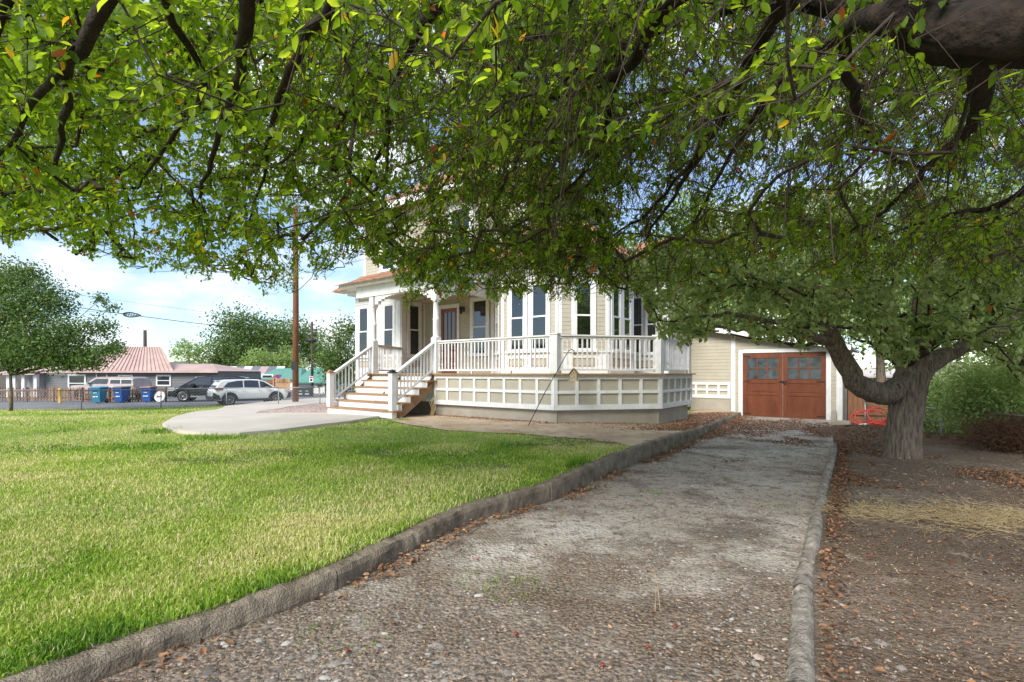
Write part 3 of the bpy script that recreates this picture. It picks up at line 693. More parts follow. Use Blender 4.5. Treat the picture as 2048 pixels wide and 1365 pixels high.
# side wall on the left, with the panelled base
o, Mx, L = gwall((4.5, 8.20), (5.95, 8.20), -.1, (rz_(4.5), rz_(5.95)), [], (0, 0), .86)
skirt((4.42, 8.14), (5.95, 8.14), .32, .88, 4, garage, GO, name='wall_skirt').matrix_world
for c in garage.children:
    if c.name.startswith('wall_skirt'): c.location.z = -zo
MB().box(0, L, -.05, .05, -.35, .32).build('footing', M['concrete'], garage, Mx)
Mx, L = gfr((DX0, 8.24), (DX1, 8.24))
fr = MB(); fr.box(-.13, 0, -.07, .0, -.42, DZ+.12); fr.box(L, L+.13, -.07, .0, -.36, DZ+.12); fr.box(0, L, -.068, .0, DZ, DZ+.12)
fr.build('door_frame', M['white'], garage, Mx)
def leaf(x0, x1, hinge):
    m = MB(); y = -.03; zb, zt = -.24, DZ-.01; s = .13
    m.box(x0, x1, -.012, 0, zb, zt)
    m.box(x0, x0+s, y-.012, -.012, zb, zt); m.box(x1-s, x1, y-.012, -.012, zb, zt)
    for a, b in ((zb, zb+.14), (.46, .58), (.86, 1.0), (zt-.16, zt)): m.box(x0+s, x1-s, y-.010, -.012, a, b)
    m.box(x0+s, x1-s, y-.022, -.012, .58, .605); m.box(x0+s, x1-s, y-.022, -.012, .985, 1.0)
    xa, xb = x0+s, x1-s; za, zc = 1.0, zt-.16
    for k in (1, 2): m.box(xa+(xb-xa)*k/3-.018, xa+(xb-xa)*k/3+.018, y-.008, -.012, za, zc)
    m.box(xa, xb, y-.006, -.012, (za+zc)/2-.016, (za+zc)/2+.016)
    o = m.build('garage_door', M['door'], garage, Mx)
    for i in range(3):
        for j in range(2):
            MB().box(xa+(xb-xa)*i/3, xa+(xb-xa)*(i+1)/3, -.02, -.013, za+(zc-za)*j/2, za+(zc-za)*(j+1)/2).build('pane', M['glassfrost'], o)
    nb = 12
    for zz0, zz1 in ((zb+.14, .46), (.605, .86)):
        for k in range(nb):
            MB().box(xa+(xb-xa)*k/nb+.003, xa+(xb-xa)*(k+1)/nb-.003, -.022, -.012, zz0, zz1).build('board', M['door'], o)
    for zz in (.92, zt-.1, zb+.08):
        MB().box(hinge-.0 if hinge < 1 else hinge-.22, hinge+.22 if hinge < 1 else hinge, y-.022, y-.010, zz-.018, zz+.018).build('strap_hinge', M['black'], o)
    return o
leaf(.01, L/2-.006, .02); dd = leaf(L/2+.006, L-.01, L-.02)
MB().box(L/2-.1, L/2+.12, -.075, -.042, .9, .94).box(L/2+.02, L/2+.09, -.09, -.05, .84, .92).build('latch', M['black'], dd)
rf = MB()
def rp(a, b, dz=0): return (a-GO[0], b-GO[1], rz_(a)-zo+dz)
v = [rp(3.0, 7.85, .06), rp(9.35, 7.85, .06), rp(9.35, 14, .06), rp(3.0, 14, .06)]
rf.add(v+[(a, b, c-.07) for a, b, c in v], [(0, 1, 2, 3), (7, 6, 5, 4), (0, 4, 5, 1), (1, 5, 6, 2), (2, 6, 7, 3), (3, 7, 4, 0)])
gr = rf.build('garage_roof', mat('pale_metal_roof', (.45, .45, .44), .5, .1, 3), garage)
for k in range(14):
    a = 3.1+k*.47; rf2 = MB(); p = rp(a, 7.85, .061); rf2.add([(p[0]+i*.03, p[1]+j*6.1, p[2]+h*.03) for h in (0, 1) for j in (0, 1) for i in (0, 1)], [(0, 2, 3, 1), (4, 5, 7, 6), (0, 1, 5, 4), (1, 3, 7, 5), (3, 2, 6, 7), (2, 0, 4, 6)])
    rf2.build('roof_rib', gr.data.materials[0], gr)
fb = MB(); p0 = rp(3.0, 7.83); p1 = rp(9.37, 7.83)
fb.add([(p0[0], p0[1]-.025, p0[2]-.10), (p1[0], p1[1]-.025, p1[2]-.10), (p1[0], p1[1]-.025, p1[2]+.05), (p0[0], p0[1]-.025, p0[2]+.05), (p0[0], p0[1], p0[2]-.10), (p1[0], p1[1], p1[2]-.10), (p1[0], p1[1], p1[2]+.05), (p0[0], p0[1], p0[2]+.05)],
       [(0, 1, 2, 3), (7, 6, 5, 4), (0, 4, 5, 1), (3, 2, 6, 7), (1, 5, 6, 2), (0, 3, 7, 4)])
fb.build('rake_board', M['white'], garage)
MB().box(5.9-GO[0], 9.35-GO[0], -.3, .15, -.35, 0).build('door_threshold', M['concrete'], garage)
MB().box(8.86-GO[0], 9.0-GO[0], -.28, -.12, -.15, .28).build('wheel_guard', M['concrete'], garage)
# ================================================================= KERBS, PATH, BEDS
def kerb(name, pts, width, zt, zb, m, breaks, rough, rnd=False, seg=.07):
    """rough cast kerb, broken into sections; pts (x,y) along the drive-side face"""
    root = tag(empty(name), kind='structure')
    P_ = [Vector(p) for p in pts]; d = [0]
    for a, b in zip(P_[:-1], P_[1:]): d.append(d[-1]+(b-a).length)
    n = int(d[-1]/seg); S = np.linspace(0, d[-1], n)
    X = np.interp(S, d, [p.x for p in P_]); Y = np.interp(S, d, [p.y for p in P_])
    k = np.ones(9)/9; Xs = np.convolve(np.pad(X, 4, 'edge'), k, 'valid'); Ys = np.convolve(np.pad(Y, 4, 'edge'), k, 'valid')
    nz = (np.convolve(R.randn(n+8), np.ones(5)/5, 'same')[:n]*.6+np.convolve(R.randn(n+40), np.ones(17)/17, 'same')[:n]*2.2+.15)*rough
    cuts = [0]+[int(b/d[-1]*n) for b in breaks]+[n-1]
    for ci, (i0, i1) in enumerate(zip(cuts[:-1], cuts[1:])):
        dz = R.uniform(-.012, .012); ox = R.uniform(-.008, .008); vs = []; idx = list(range(i0, i1+1)); amt = R.uniform(.5, 1.6)
        prof = ([(0, 0), (0, .45), (.04, .8), (.25, 1.), (.6, 1.02), (.9, .85), (1, .5), (1, 0)] if rnd else [(0, 0), (0, .5), (.0, .86), (.10, 1.), (.45, 1.01), (.8, .99), (1, .9), (1, 0)])
        for i in idx:
            j = min(i+1, n-1); h = max(i-1, 0); t = Vector((Xs[j]-Xs[h], Ys[j]-Ys[h])).normalized(); nr = Vector((-t.y, t.x))
            a = float(zt(Xs[i], Ys[i]))+dz; b = float(zb(Xs[i], Ys[i]))-.08
            chip = max(0, nz[i])*amt
            for q, (u, v) in enumerate(prof):
                e = R.uniform(-1, 1)*rough*.45
                z = b+(a-b)*v+(e-chip*(1 if q in (2, 3, 4) else .3) if 1 < q < len(prof)-1 else 0)
                off = u*width+(chip*1.2 if q in (2, 3) else 0)+e*.6+ox
                if i == idx[-1] and ci < len(cuts)-2: off += .004
                p = Vector((Xs[i], Ys[i]))+nr*off-t*(.008 if i == idx[-1] and ci < len(cuts)-2 else 0); vs.append((p.x, p.y, z))
        m_ = len(prof); fs = [(r*m_+c, r*m_+c+1, (r+1)*m_+c+1, (r+1)*m_+c) for r in range(len(idx)-1) for c in range(m_-1)]
        mb = MB(); mb.add(vs, fs, smooth=rnd); mb.f += [tuple(range(m_)), tuple(len(vs)-m_+q for q in range(m_))[::-1]]; mb.m += [0, 0]; mb.sm += [False, False]
        mb.build('kerb_section', m, root)
    return root
kerb('kerb_left', KX[:-1], .17, lambda x, y: lawn_z(x, y)+.015-.02*ss((y-13)/3), drive_z, M['kerb'], [1.95, 3.62, 6.4, 9.4, 12.2], .013, seg=.04)
kerb('kerb_right', [(p[0]+.11, p[1]) for p in RX[:-2]]+[(5.98, 9.3)], .11, lambda x, y: -.04-.06*ss((y-2)/6), drive_z, M['kerbrough'], [1.9, 2.95, 5.2, 7.6, 8.9], .019, rnd=True, seg=.035)
# walk: from the stairs in a curve out to the street
pw = [(325, 853), (338, 864), (370, 869), (420, 873), (480, 873), (560, 866), (640, 855), (700, 848), (757, 838), (765, 833)]
base = [(x, y) for x, y in [(-3.35, 12.35), (-5.75, 14.05)]]
path_poly = [P(*p)[:2] for p in pw]
w1 = loc2w(.1, -1.25); w0 = loc2w(-2.95, -1.25)
path_poly += [(w1.x, w1.y), (w0.x, w0.y)]
path_poly += [P(*p)[:2] for p in [(575, 830), (512, 831), (535, 823), (575, 816), (640, 809), (700, 805), (700, 797), (640, 798), (590, 801), (530, 806), (450, 815), (390, 828), (345, 841)]]
sheet('path', path_poly, .35, lawn_z, M['path'], .07, .16)
rb = [P(*p)[:2] for p in [(508, 832), (530, 822), (575, 814), (640, 807), (690, 803)]]+[tuple(loc2w(-3.0, .3)[:2]), tuple(loc2w(-3.0, -1.2)[:2])]+[P(575, 832)[:2]]
sheet('gravel_bed', rb, .3, lawn_z, M['pinkbase'], .05)
# dry bed along the house and beside the drive
bedp = [(758, 839), (820, 851), (880, 861), (960, 866), (1050, 870), (1150, 878), (1230, 888), (1268, 896)]
bp_ = [tuple(P(*p)[:2]) for p in bedp]
kp = [(float(kx(y))-.12, float(y)) for y in np.arange(bp_[-1][1]+.3, 16.6, .6)]
bp_ += kp+[tuple(loc2w(5.9, 8.1)[:2]), tuple(loc2w(5.0, 8.1)[:2]), tuple(loc2w(5.0, 4)[:2]), tuple(loc2w(3.6, .5)[:2]), tuple(loc2w(.3, .6)[:2]), tuple(loc2w(-2.6, .5)[:2]), tuple(loc2w(-2.6, -1.1)[:2]), tuple(loc2w(.1, -1.2)[:2])]
sheet('dry_flower_bed', bp_, .22, lambda x, y: lawn_z(x, y)+wob(x*2, y*2, .01), M['bed'], .018, 0, .05)
BED = np.array(bp_); PATHP = np.array([tuple(p) for p in path_poly]); RBP = np.array([tuple(p) for p in rb])
def inside(x, y, poly):
    ins = np.zeros(len(x), bool); n = len(poly)
    for i in range(n):
        a = poly[i]; b = poly[(i+1) % n]; d = b[1]-a[1]
        if abs(d) < 1e-9: continue
        ins ^= ((a[1] > y) != (b[1] > y)) & (x < (b[0]-a[0])*(y-a[1])/d+a[0])
    return ins
# leaf mound at the garage corner
mn = P(1660, 872, right_z); 
def mound(x, y): return right_z(x, y)+.24*np.exp(-(((x-8.6)/1.1)**2+((y-12.2)/1.2)**2))
v = []; f = []
for i in range(25):
    for j in range(25):
        x = 6.6+i*.17; y = 9.8+j*.2; v.append((x, y, float(mound(x, y))+.012-.05*ss((abs(i-12)-9)/3)-.05*ss((abs(j-12)-9)/3)+float(wob(x*5, y*5, .012))))
for i in range(24):
    for j in range(24): f.append((i*25+j, (i+1)*25+j, (i+1)*25+j+1, i*25+j+1))
me = bpy.data.meshes.new('mulch'); me.from_pydata(v, [], f); me.materials.append(ground_mat('leaf_mulch', [((.13, .08, .05), 0, 0, 0), ((.25, .16, .10), 14, .5, .6), ((.07, .045, .03), 30, .5, .6), ((.33, .22, .13), 60, .55, .65)], 1, 50)); me.update()
tag(link('mulch_mound', me), kind='structure')

# ================================================================= STREET THINGS
def at(px, Y, z=0.): return Vector(((px-1024)/F*Y, Y, z))
# utility poles
def pole(px, Y, zb, zt, r, label, m, group=None):
    b = at(px, Y, zb); o = empty('utility_pole', b, 0, label, 'utility pole', group)
    mb = MB(); mb.tube([(0, 0, -.3), (.02, 0, (zt-zb)*.5), (.0, 0, zt-zb)], [r*1.08, r, r*.82], 14); mb.build('pole', m, o); return o
mp_ = mat('red_brown_pole', (.13, .048, .022), .8, .25, 3, .4, 30, c2=(.22, .09, .045), stretch=(4, 4, .5))
mp2 = mat('dark_pole', (.045, .032, .024), .85, .25, 3, .4, 30, c2=(.10, .07, .05), stretch=(4, 4, .5))
po = pole(591, 31, -.62, 11.5, .17, 'tall red brown wooden utility pole rising behind the walk beside the white car', mp_)
MB().box(-.17, .17, -.20, -.17, 2.0, 2.5).build('pole_tag', M['black'], po)
p2 = pole(624, 45, -1.1, 5.8, .12, 'short dark utility pole with black splice case and small sign by the green roof', mp2)
m = MB(); m.tube([(-.55, -.15, 5.25), (.45, -.15, 5.15)], [.13, .13], 10); m.box(-.1, .1, -.2, 0, 5.05, 5.4); m.tube([(.1, -.1, 4.6), (1.0, -.3, 4.1)], .05, 6); m.build('splice_case', M['black'], p2)
sg = MB().box(-.18, .18, -.16, -.14, 1.45, 2.0).build('notice', M['white'], p2)
red = mat('red_print', (.5, .03, .03), .5)
MB().box(-.15, .15, -.166, -.161, 1.82, 1.95).build('print', red, sg); MB().box(-.1, .1, -.166, -.161, 1.55, 1.75).build('print', M['black'], sg)
pole(290, 47, -1.0, 5.2, .16, 'plain dark pole sticking up behind the dusty pink roof', mp2)
def cable(a, b, sag, r, label, n=30):
    pts = [a.lerp(b, i/n)-Vector((0, 0, sag*4*(i/n)*(1-i/n))) for i in range(n+1)]
    o = MB().tube(pts, r, 4, cap=False).build('overhead_cable', M['black']); return tag(o, label, 'cable', 'overhead cables')
cable(Q(-150, 545, 30), Q(1000, 690, 47), .35, .010, 'thin upper overhead wire passing well above the coil')
cable(Q(-200, 560, 26), Q(640, 672, 44), .3, .028, 'thick black overhead cable running from the oval coil to the short dark pole')
cable(Q(-300, 570, 26), Q(262, 628, 31), .2, .012, 'thin wire from the left tree to the oval coil')
cable(Q(590, 655, 32), Q(1200, 700, 60), .3, .012, 'thin wire leaving the tall brown pole towards the house')
c = MB(); cc = Q(262, 630, 31)
for k in range(3):
    rr = 1-.12*k; pts = [(.5*rr*math.cos(t)*(1 if math.cos(t) < 0 else 1.25), 0, .16*rr*math.sin(t)*(1-.45*max(0, math.cos(t)))) for t in np.linspace(0, 2*math.pi, 25)]
    c.tube(pts, .022, 5, cap=False)
for k in range(5): c.tube([(-.3+k*.14, 0, -.12+.04*(k % 2)), (-.24+k*.16, 0, .12)], .022, 5)
tag(c.build('cable_coil', M['black'], None, Matrix.Translation(cc) @ Matrix.Rotation(rad(4), 4, 'Y')), 'black oval coil of spare cable hanging on the overhead line', 'cable coil')
# bins
def wheelie(loc, rz, c1, c2, label, group='wheelie bins at the kerb'):
    o = empty('wheelie_bin', loc, rz, label, 'bin', group)
    b = MB(); v = []
    for z, w, d in ((.06, .24, .25), (.5, .27, .30), (.98, .32, .37)): v += [(-w, -d, z), (w, -d, z), (w, d, z), (-w, d, z)]
    b.add(v, [(3, 2, 1, 0)]+[(r*4+i, r*4+(i+1) % 4, (r+1)*4+(i+1) % 4, (r+1)*4+i) for r in range(2) for i in range(4)]+[(8, 9, 10, 11)])
    b.box(-.34, .34, -.39, .39, .955, .985)
    bevel(b.build('body', c1, o), .02)
    l = MB(); l.add([(-.35, -.42, .99), (.35, -.42, .99), (.35, .42, .99), (-.35, .42, .99), (-.30, -.34, 1.06), (.30, -.34, 1.06), (.32, .40, 1.09), (-.32, .40, 1.09)], [(0, 3, 2, 1), (4, 5, 6, 7), (0, 1, 5, 4), (1, 2, 6, 5), (2, 3, 7, 6), (3, 0, 4, 7)])
    bevel(l.build('lid', c2, o), .015)
    MB().box(-.2, .2, -.385, -.37, .80, .86).build('handle_slot', M['black'], o)
    MB().box(-.16, .16, -.325, -.31, .40, .46).build('grab_bar', M['white'], o); MB().box(-.10, .12, -.355, -.34, .66, .70).build('sticker', M['white'], o)
    for s in (-1, 1): MB().lathe([(0, -.03), (.13, -.03), (.13, .03), (0, .03)], 14, X=Matrix.Translation((s*.30, .28, .13)) @ Matrix.Rotation(rad(90), 4, 'Y')).build('wheel', M['black'], o)
    MB().tube([(-.24, .44, .98), (.24, .44, .98)], .018, 6).build('handle', M['black'], o)
teal = mat('teal_plastic', (.02, .20, .32), .45, .06, 4); blue = mat('blue_plastic', (.012, .085, .32), .45, .06, 4); dk_ = mat('dark_lid', (.10, .08, .09), .6); brl = mat('faded_lid', (.28, .16, .12), .6)
wheelie(at(198, 33, -.80), rad(3), teal, teal, 'light teal wheelie bin, leftmost of the kerbside row')
wheelie(at(243, 33.5, -.80), rad(-4), blue, dk_, 'deep blue wheelie bin with dark lid, middle of the row of three')
wheelie(at(297, 34, -.80), rad(5), blue, brl, 'deep blue wheelie bin with faded brown lid beside the dish disc')
dg = mat('dark_green_plastic', (.03, .045, .05), .5)
wheelie(at(604, 42, -1.0), 0, dg, dg, 'left of two dark bins against the white shed wall', 'dark bins by the white shed')
wheelie(at(617, 42, -1.0), 0, dg, dg, 'right of two dark bins against the white shed wall', 'dark bins by the white shed')
# round white disc
d = MB().lathe([(0, 0), (.36, 0), (.37, .03), (.35, .06), (0, .05)], 24, X=Matrix.Rotation(rad(80), 4, 'X'), smooth=False)
do = tag(d.build('satellite_dish', M['white'], None, Matrix.Translation(at(320, 34, -.42))), 'round white dish with grey emblem leaning beside the last blue bin', 'dish')
e = MB()
for k in range(5): e.box(-.18+k*.075, -.13+k*.075, -.075, -.066, -.08+.04*(k % 2), .08-.02*(k % 3))
e.build('emblem', dk_, do)
# yellow bollard
yb = MB().lathe([(0, 0), (.11, 0), (.11, .03), (.075, .06), (.07, .78), (.10, .82), (.10, .92), (.05, .98), (0, .99)], 12)
tag(yb.build('gas_marker_post', mat('yellow_paint', (.62, .36, .02), .5, .1, 4), None, Matrix.Translation(at(120, 33, -.80))), 'yellow marker post in front of the brown picket fence', 'post')
# picket fence
pf = empty('picket_fence', at(160, 34.2, -.80), 0, 'low red brown picket fence with gaps along the far side of the road', 'fence')
mpk = mat('red_brown_stain', (.10, .035, .022), .8, .3, 3, c2=(.20, .09, .05)); mpk2 = mat('faded_stain', (.28, .15, .07), .8, .3, 3)
PK = MB().prism([(-.045, .05), (.045, .05), (.045, .92), (0, 1.0), (-.045, .92)], -.012, .012)
pk1 = PK.mesh('picket', mpk); pk2 = PK.mesh('picket', mpk2)
xa, xb = at(-60, 34.2).x, at(330, 34.2).x; cx = at(160, 34.2).x; n = int((xb-xa)/.20)
for i in range(n):
    x = xa+(xb-xa)*i/n-cx
    if R.rand() < .06: continue
    link('picket', pk2 if (R.rand() < .25 or 5.8 < x+8 < 7.2) else pk1, pf, Matrix.Translation((x, R.uniform(-.01, .01), R.uniform(-.02, .04))) @ Matrix.Rotation(R.uniform(-.05, .05), 4, 'Y'))
for z in (.25, .72): MB().box(xa-cx, xb-cx, .013, .05, z, z+.07).build('rail', mpk, pf)
for i in range(0, 8): x = xa+(xb-xa)*i/7-cx; MB().box(x-.04, x+.04, .05, .13, -.05, 1.0).build('post', mpk, pf)
# chain link fence along the street
def chainlink(name, pts, h, label, post_every=None, wire=.0022, sp=.11, cat='fence'):
    galv = M.get('galv') or mat('galvanised_steel', (.30, .31, .32), .5, .1, 5, metal=.6); M['galv'] = galv
    o = empty(name, pts[0], 0, label, cat); p0 = Vector(pts[0])
    for a, b in zip(pts[:-1], pts[1:]):
        a = Vector(a)-p0; b = Vector(b)-p0; L = (b-a).length; up = Vector((0, 0, h))
        MB().tube([a+up, b+up], .022, 6).build('top_rail', galv, o)
        vs = []; fs = []; n = int(L/sp); k = h/L
        for i in range(-int(h/sp)-1, n+1):
            for s in (1, -1):
                # clip diagonals to the panel
                x0 = i*sp; x1 = x0+h
                t0 = max(0, -x0/h); t1 = min(1, (L-x0)/h)
                if t1 <= t0: continue
                za, zb = (t0*h, t1*h) if s > 0 else (h-t0*h, h-t1*h)
                pa = a.lerp(b, (x0+t0*h)/L)+Vector((0, 0, za)); pb = a.lerp(b, (x0+t1*h)/L)+Vector((0, 0, zb)); w = Vector((0, 0, wire*1.4)); j = len(vs)
                vs += [pa-w, pb-w, pb+w, pa+w]; fs.append((j, j+1, j+2, j+3))
        mb = MB(); mb.add(vs, fs); tag(mb.build('wire_mesh', galv, o), kind='stuff')
    for p in (post_every or pts):
        q = Vector(p)-p0; MB().tube([q-Vector((0, 0, .2)), q+Vector((0, 0, h+.03))], .026, 8).build('post', galv, o)
    return o
def lz(px, Y): x = (px-1024)/F*Y; return (x, Y, float(lawn_z(x, Y)))
chainlink('chain_link_fence', [lz(-260, 27), lz(163, 26.6), lz(322, 27.2), lz(453, 27.8), lz(557, 28.6), lz(640, 29)], 1.02, 'low galvanised chain link fence between the lawn and the road', sp=.16, wire=.004)
# ---------------------------------------------------------------- vehicles
def wheel(o, x, y, r, w, rimm, side):
    X = Matrix.Translation((x, y, r)) @ Matrix.Rotation(rad(90), 4, 'X')
    t = MB().lathe([(r*.62, -w/2), (r*.93, -w/2), (r, -w*.3), (r, w*.3), (r*.93, w/2), (r*.62, w/2)], 24, X=X).build('wheel', M['black'], o)
    m = MB(); Z = 1 if side < 0 else -1
    m.lathe([(r*.64, Z*w*.5), (r*.60, Z*w*.42), (r*.60, Z*w*.1), (0, Z*w*.1)], 24, 1, X=X); m.lathe([(0, Z*w*.50), (r*.12, Z*w*.48), (r*.14, Z*w*.3)], 12, 0, X=X)
    m.lathe([(r*.66, Z*w*.5), (r*.60, Z*w*.52), (r*.58, Z*w*.42)], 24, 0, X=X)
    for k in range(5):
        a = 2*math.pi*k/5; Rm = X @ Matrix.Rotation(a, 4, 'Z')
        for s in (-.10, .10): m.add([(r*.1, s*r-.02, Z*w*.44), (r*.1, s*r+.02, Z*w*.44), (r*.6, s*r*1.6+.015, Z*w*.46), (r*.6, s*r*1.6-.015, Z*w*.46)], [(0, 1, 2, 3), (3, 2, 1, 0)], 0, False, Rm)
    m.build('rim', [rimm, M['black']], t)
def vehicle(loc, rz, label, L, Wd, zs, body_m, prof, belt, roof, glassx, wheels, wr, extras, rimm, name='parked_car', inset=.16, ll='car', clad=None):
    """prof: lower-body top outline (x, z) front to rear along x; belt/roof: greenhouse outlines"""
    o = empty(name, loc, rz, label, ll)
    hw = Wd/2
    # lower body: stations along x with rounded section
    xs = sorted(set([p[0] for p in prof]+list(np.linspace(prof[0][0], prof[-1][0], 33)))); sec = []
    tz = np.interp(xs, [p[0] for p in prof], [p[1] for p in prof])
    for x, zt in zip(xs, tz):
        e = min(x-xs[0], xs[-1]-x); tw = hw*(1-.16*max(0, 1-e/.55)**2.2); zb = zs+.10*max(0, 1-e/.5)
        for wx, wr_ in wheels:
            dx = abs(x-wx)
            if dx < wr_: zb = max(zb, wr*1.0-zs*0+math.sqrt(max(0, wr_**2-dx**2))*.98)
        zb = min(zb, zt-.08); s = [(tw*.93, zb), (tw*.985, zb+(zt-zb)*.25), (tw, zb+(zt-zb)*.62), (tw*.975, zb+(zt-zb)*.88), (tw*.86, zt), (tw*.45, zt+.025)]
        sec.append([(x, -a, b) for a, b in s]+[(x, a, b) for a, b in s[::-1]])
    n = 12; vs = [p for s in sec for p in s]; b = MB()
    b.add(vs, [(r*n+k, r*n+(k+1) % n, (r+1)*n+(k+1) % n, (r+1)*n+k) for r in range(len(sec)-1) for k in range(n)]+[tuple(range(n))[::-1], tuple((len(sec)-1)*n+k for k in range(n))], smooth=True)
    bo = b.build('body', body_m, o)
    # cabin
    xs2 = sorted(set([p[0] for p in roof]+list(np.linspace(roof[0][0], roof[-1][0], 21)))); zr = np.interp(xs2, [p[0] for p in roof], [p[1] for p in roof]); zbv = np.interp(xs2, [p[0] for p in belt], [p[1] for p in belt])
    c = MB(); vs = []
    def gw(x, z, zb_, ztop): return hw*.93-(z-zb_)/max(.3, .58)*inset
    for x, z, zb_ in zip(xs2, zr, zbv):
        s = [(gw(x, zb_-.03, zb_, z)+.0, zb_-.06), (gw(x, zb_, zb_, z), zb_), (gw(x, z-.04, zb_, z), max(zb_+.001, z-.04)), (gw(x, z, zb_, z)-.08, max(zb_+.002, z)), (gw(x, z, zb_, z)*.5, max(zb_+.003, z+.015))]
        vs += [(x, -a, q) for a, q in s]+[(x, a, q) for a, q in s[::-1]]
    n = 10; c.add(vs, [(r*n+k, r*n+(k+1) % n, (r+1)*n+(k+1) % n, (r+1)*n+k) for r in range(len(xs2)-1) for k in range(n)]+[tuple(range(n))[::-1], tuple((len(xs2)-1)*n+k for k in range(n))], smooth=False)
    c.build('cabin', body_m, o)
    # side windows: polygons lying just proud of the cabin side
    for poly in glassx:
        for s in (-1, 1):
            vs = [(x, s*(gw(x, z, float(np.interp(x, [p[0] for p in belt], [p[1] for p in belt])), 9)+.008), z) for x, z in poly]
            k = len(vs); inn = [(x, y-s*.02, z) for x, y, z in vs]
            MB().add(vs+inn, [tuple(range(k)) if s < 0 else tuple(range(k))[::-1]]+[(i, i+k, (i+1) % k+k, (i+1) % k) for i in range(k)]).build('side_window', M['glass'], o)
    # wheel arch trim
    if clad:
        for wx, wr_ in wheels:
            for s in (-1, 1):
                m = MB()
                for i in range(14):
                    a0 = math.pi*i/14-.15; a1 = math.pi*(i+1)/14-.15; r0, r1 = wr_*.96, wr_*1.16; y = s*(hw+.012); y2 = s*(hw-.10)
                    pp = [(wx+r0*math.cos(a0), wr+r0*math.sin(a0)), (wx+r1*math.cos(a0), wr+r1*math.sin(a0)), (wx+r1*math.cos(a1), wr+r1*math.sin(a1)), (wx+r0*math.cos(a1), wr+r0*math.sin(a1))]
                    m.add([(x, y, z) for x, z in pp]+[(x, y2, z) for x, z in pp], [(0, 1, 2, 3), (3, 2, 1, 0), (1, 5, 6, 2), (0, 3, 7, 4)])
                m.build('wheel_arch_trim', clad, o)
    for wx, _ in wheels:
        for s in (-1, 1): wheel(o, wx, s*(hw-.13), wr, .22, rimm, s)
    extras(o, hw)
    return o
wp = mat('pearl_white_car_paint', (.72, .72, .69), .25, .02, 1, spec=.6); bp2 = mat('black_car_paint', (.012, .013, .016), .18, .05, 1, spec=.7)
rimm = mat('alloy', (.45, .45, .46), .35, .05, 3, metal=.7); redl = mat('tail_lamp', (.35, .01, .012), .2); hl = mat('head_lamp', (.5, .52, .54), .12, spec=.8)
chrome = mat('chrome_trim', (.55, .56, .57), .2, metal=.8); pla = mat('black_plastic', (.025, .025, .027), .6)
plate = mat('licence_plate', (.6, .62, .62), .5)
def ex_white(o, hw):
    for s in (-1, 1):
        MB().prism([(-2.22, .98), (-1.75, .98), (-1.72, 1.04), (-2.18, 1.10)], s*(hw-.04), s*(hw+.006)).build('tail_lamp', redl, o)
        MB().prism([(1.78, .82), (2.2, .74), (2.22, .80), (1.85, .92)], s*(hw-.16), s*(hw-.015)).build('headlight', hl, o)
        MB().box(.62, .84, s*hw, s*(hw+.18), .98, 1.10).build('mirror', wp, o)
        for x in (-.62, .32): MB().box(x-.1, x+.1, s*hw, s*(hw+.03), .90, .925).build('door_handle', wp, o)
        MB().box(-1.5, .55, s*.52, s*.56, 1.60, 1.64).build('roof_rail', M['black'], o)
        MB().box(-1.0, 1.1, s*(hw-.01), s*(hw+.012), .24, .38).build('side_skirt', pla, o)
        MB().prism([(1.95, .32), (2.26, .40), (2.22, .80), (2.08, .62)], s*(hw-.25), s*(hw-.03)).build('bumper_corner', pla, o)
        MB().prism([(-2.30, .40), (-1.85, .36), (-1.95, .62), (-2.24, .80)], s*(hw-.25), s*(hw+.004)).build('bumper_corner', pla, o)
    MB().box(-2.29, -2.22, -.72, .72, .34, .56).build('rear_bumper', pla, o); MB().box(-2.275, -2.26, -.26, .26, .74, .86).build('licence_plate', plate, o)
    MB().add([(-2.13, -.60, 1.10), (-2.13, .60, 1.10), (-1.80, .50, 1.46), (-1.80, -.50, 1.46)], [(0, 1, 2, 3), (3, 2, 1, 0)]).build('rear_window', M['glass'], o)
    MB().box(-1.95, -1.68, -.50, .50, 1.50, 1.53).build('spoiler', wp, o)
    MB().add([(1.30, -.62, 1.02), (1.30, .62, 1.02), (.62, .52, 1.48), (.62, -.52, 1.48)], [(0, 1, 2, 3), (3, 2, 1, 0)]).build('windscreen', M['glass'], o)
    MB().box(2.19, 2.25, -.6, .6, .42, .70).build('grille', M['black'], o)
vp = at(421, 30.3, -.80)+Vector((2.3*.63, 2.3*.776, 0))
vehicle(vp, math.atan2(.69, .72), 'white compact crossover with black wheel arches parked on the street', 4.5, 1.8, .26, wp,
    [(-2.24, .80), (-2.2, 1.0), (-1.9, 1.03), (-1.0, 1.0), (.8, .97), (1.35, .96), (1.9, .88), (2.2, .74), (2.25, .55)],
    [(-2.15, 1.0), (1.4, .94)], [(-2.14, 1.04), (-1.80, 1.50), (-1.4, 1.56), (-.3, 1.60), (.35, 1.57), (.75, 1.44), (1.42, 1.0)],
    [[(-1.72, 1.12), (-1.45, 1.40), (-.95, 1.50), (-.62, 1.52), (-.62, 1.06)], [(-.55, 1.06), (-.55, 1.52), (-.2, 1.53), (.28, 1.50), (.32, 1.05)], [(.38, 1.05), (.36, 1.49), (.62, 1.42), (1.10, 1.10), (1.1, 1.05)]],
    [(-1.38, .40), (1.30, .40)], .345, ex_white, rimm, clad=pla)
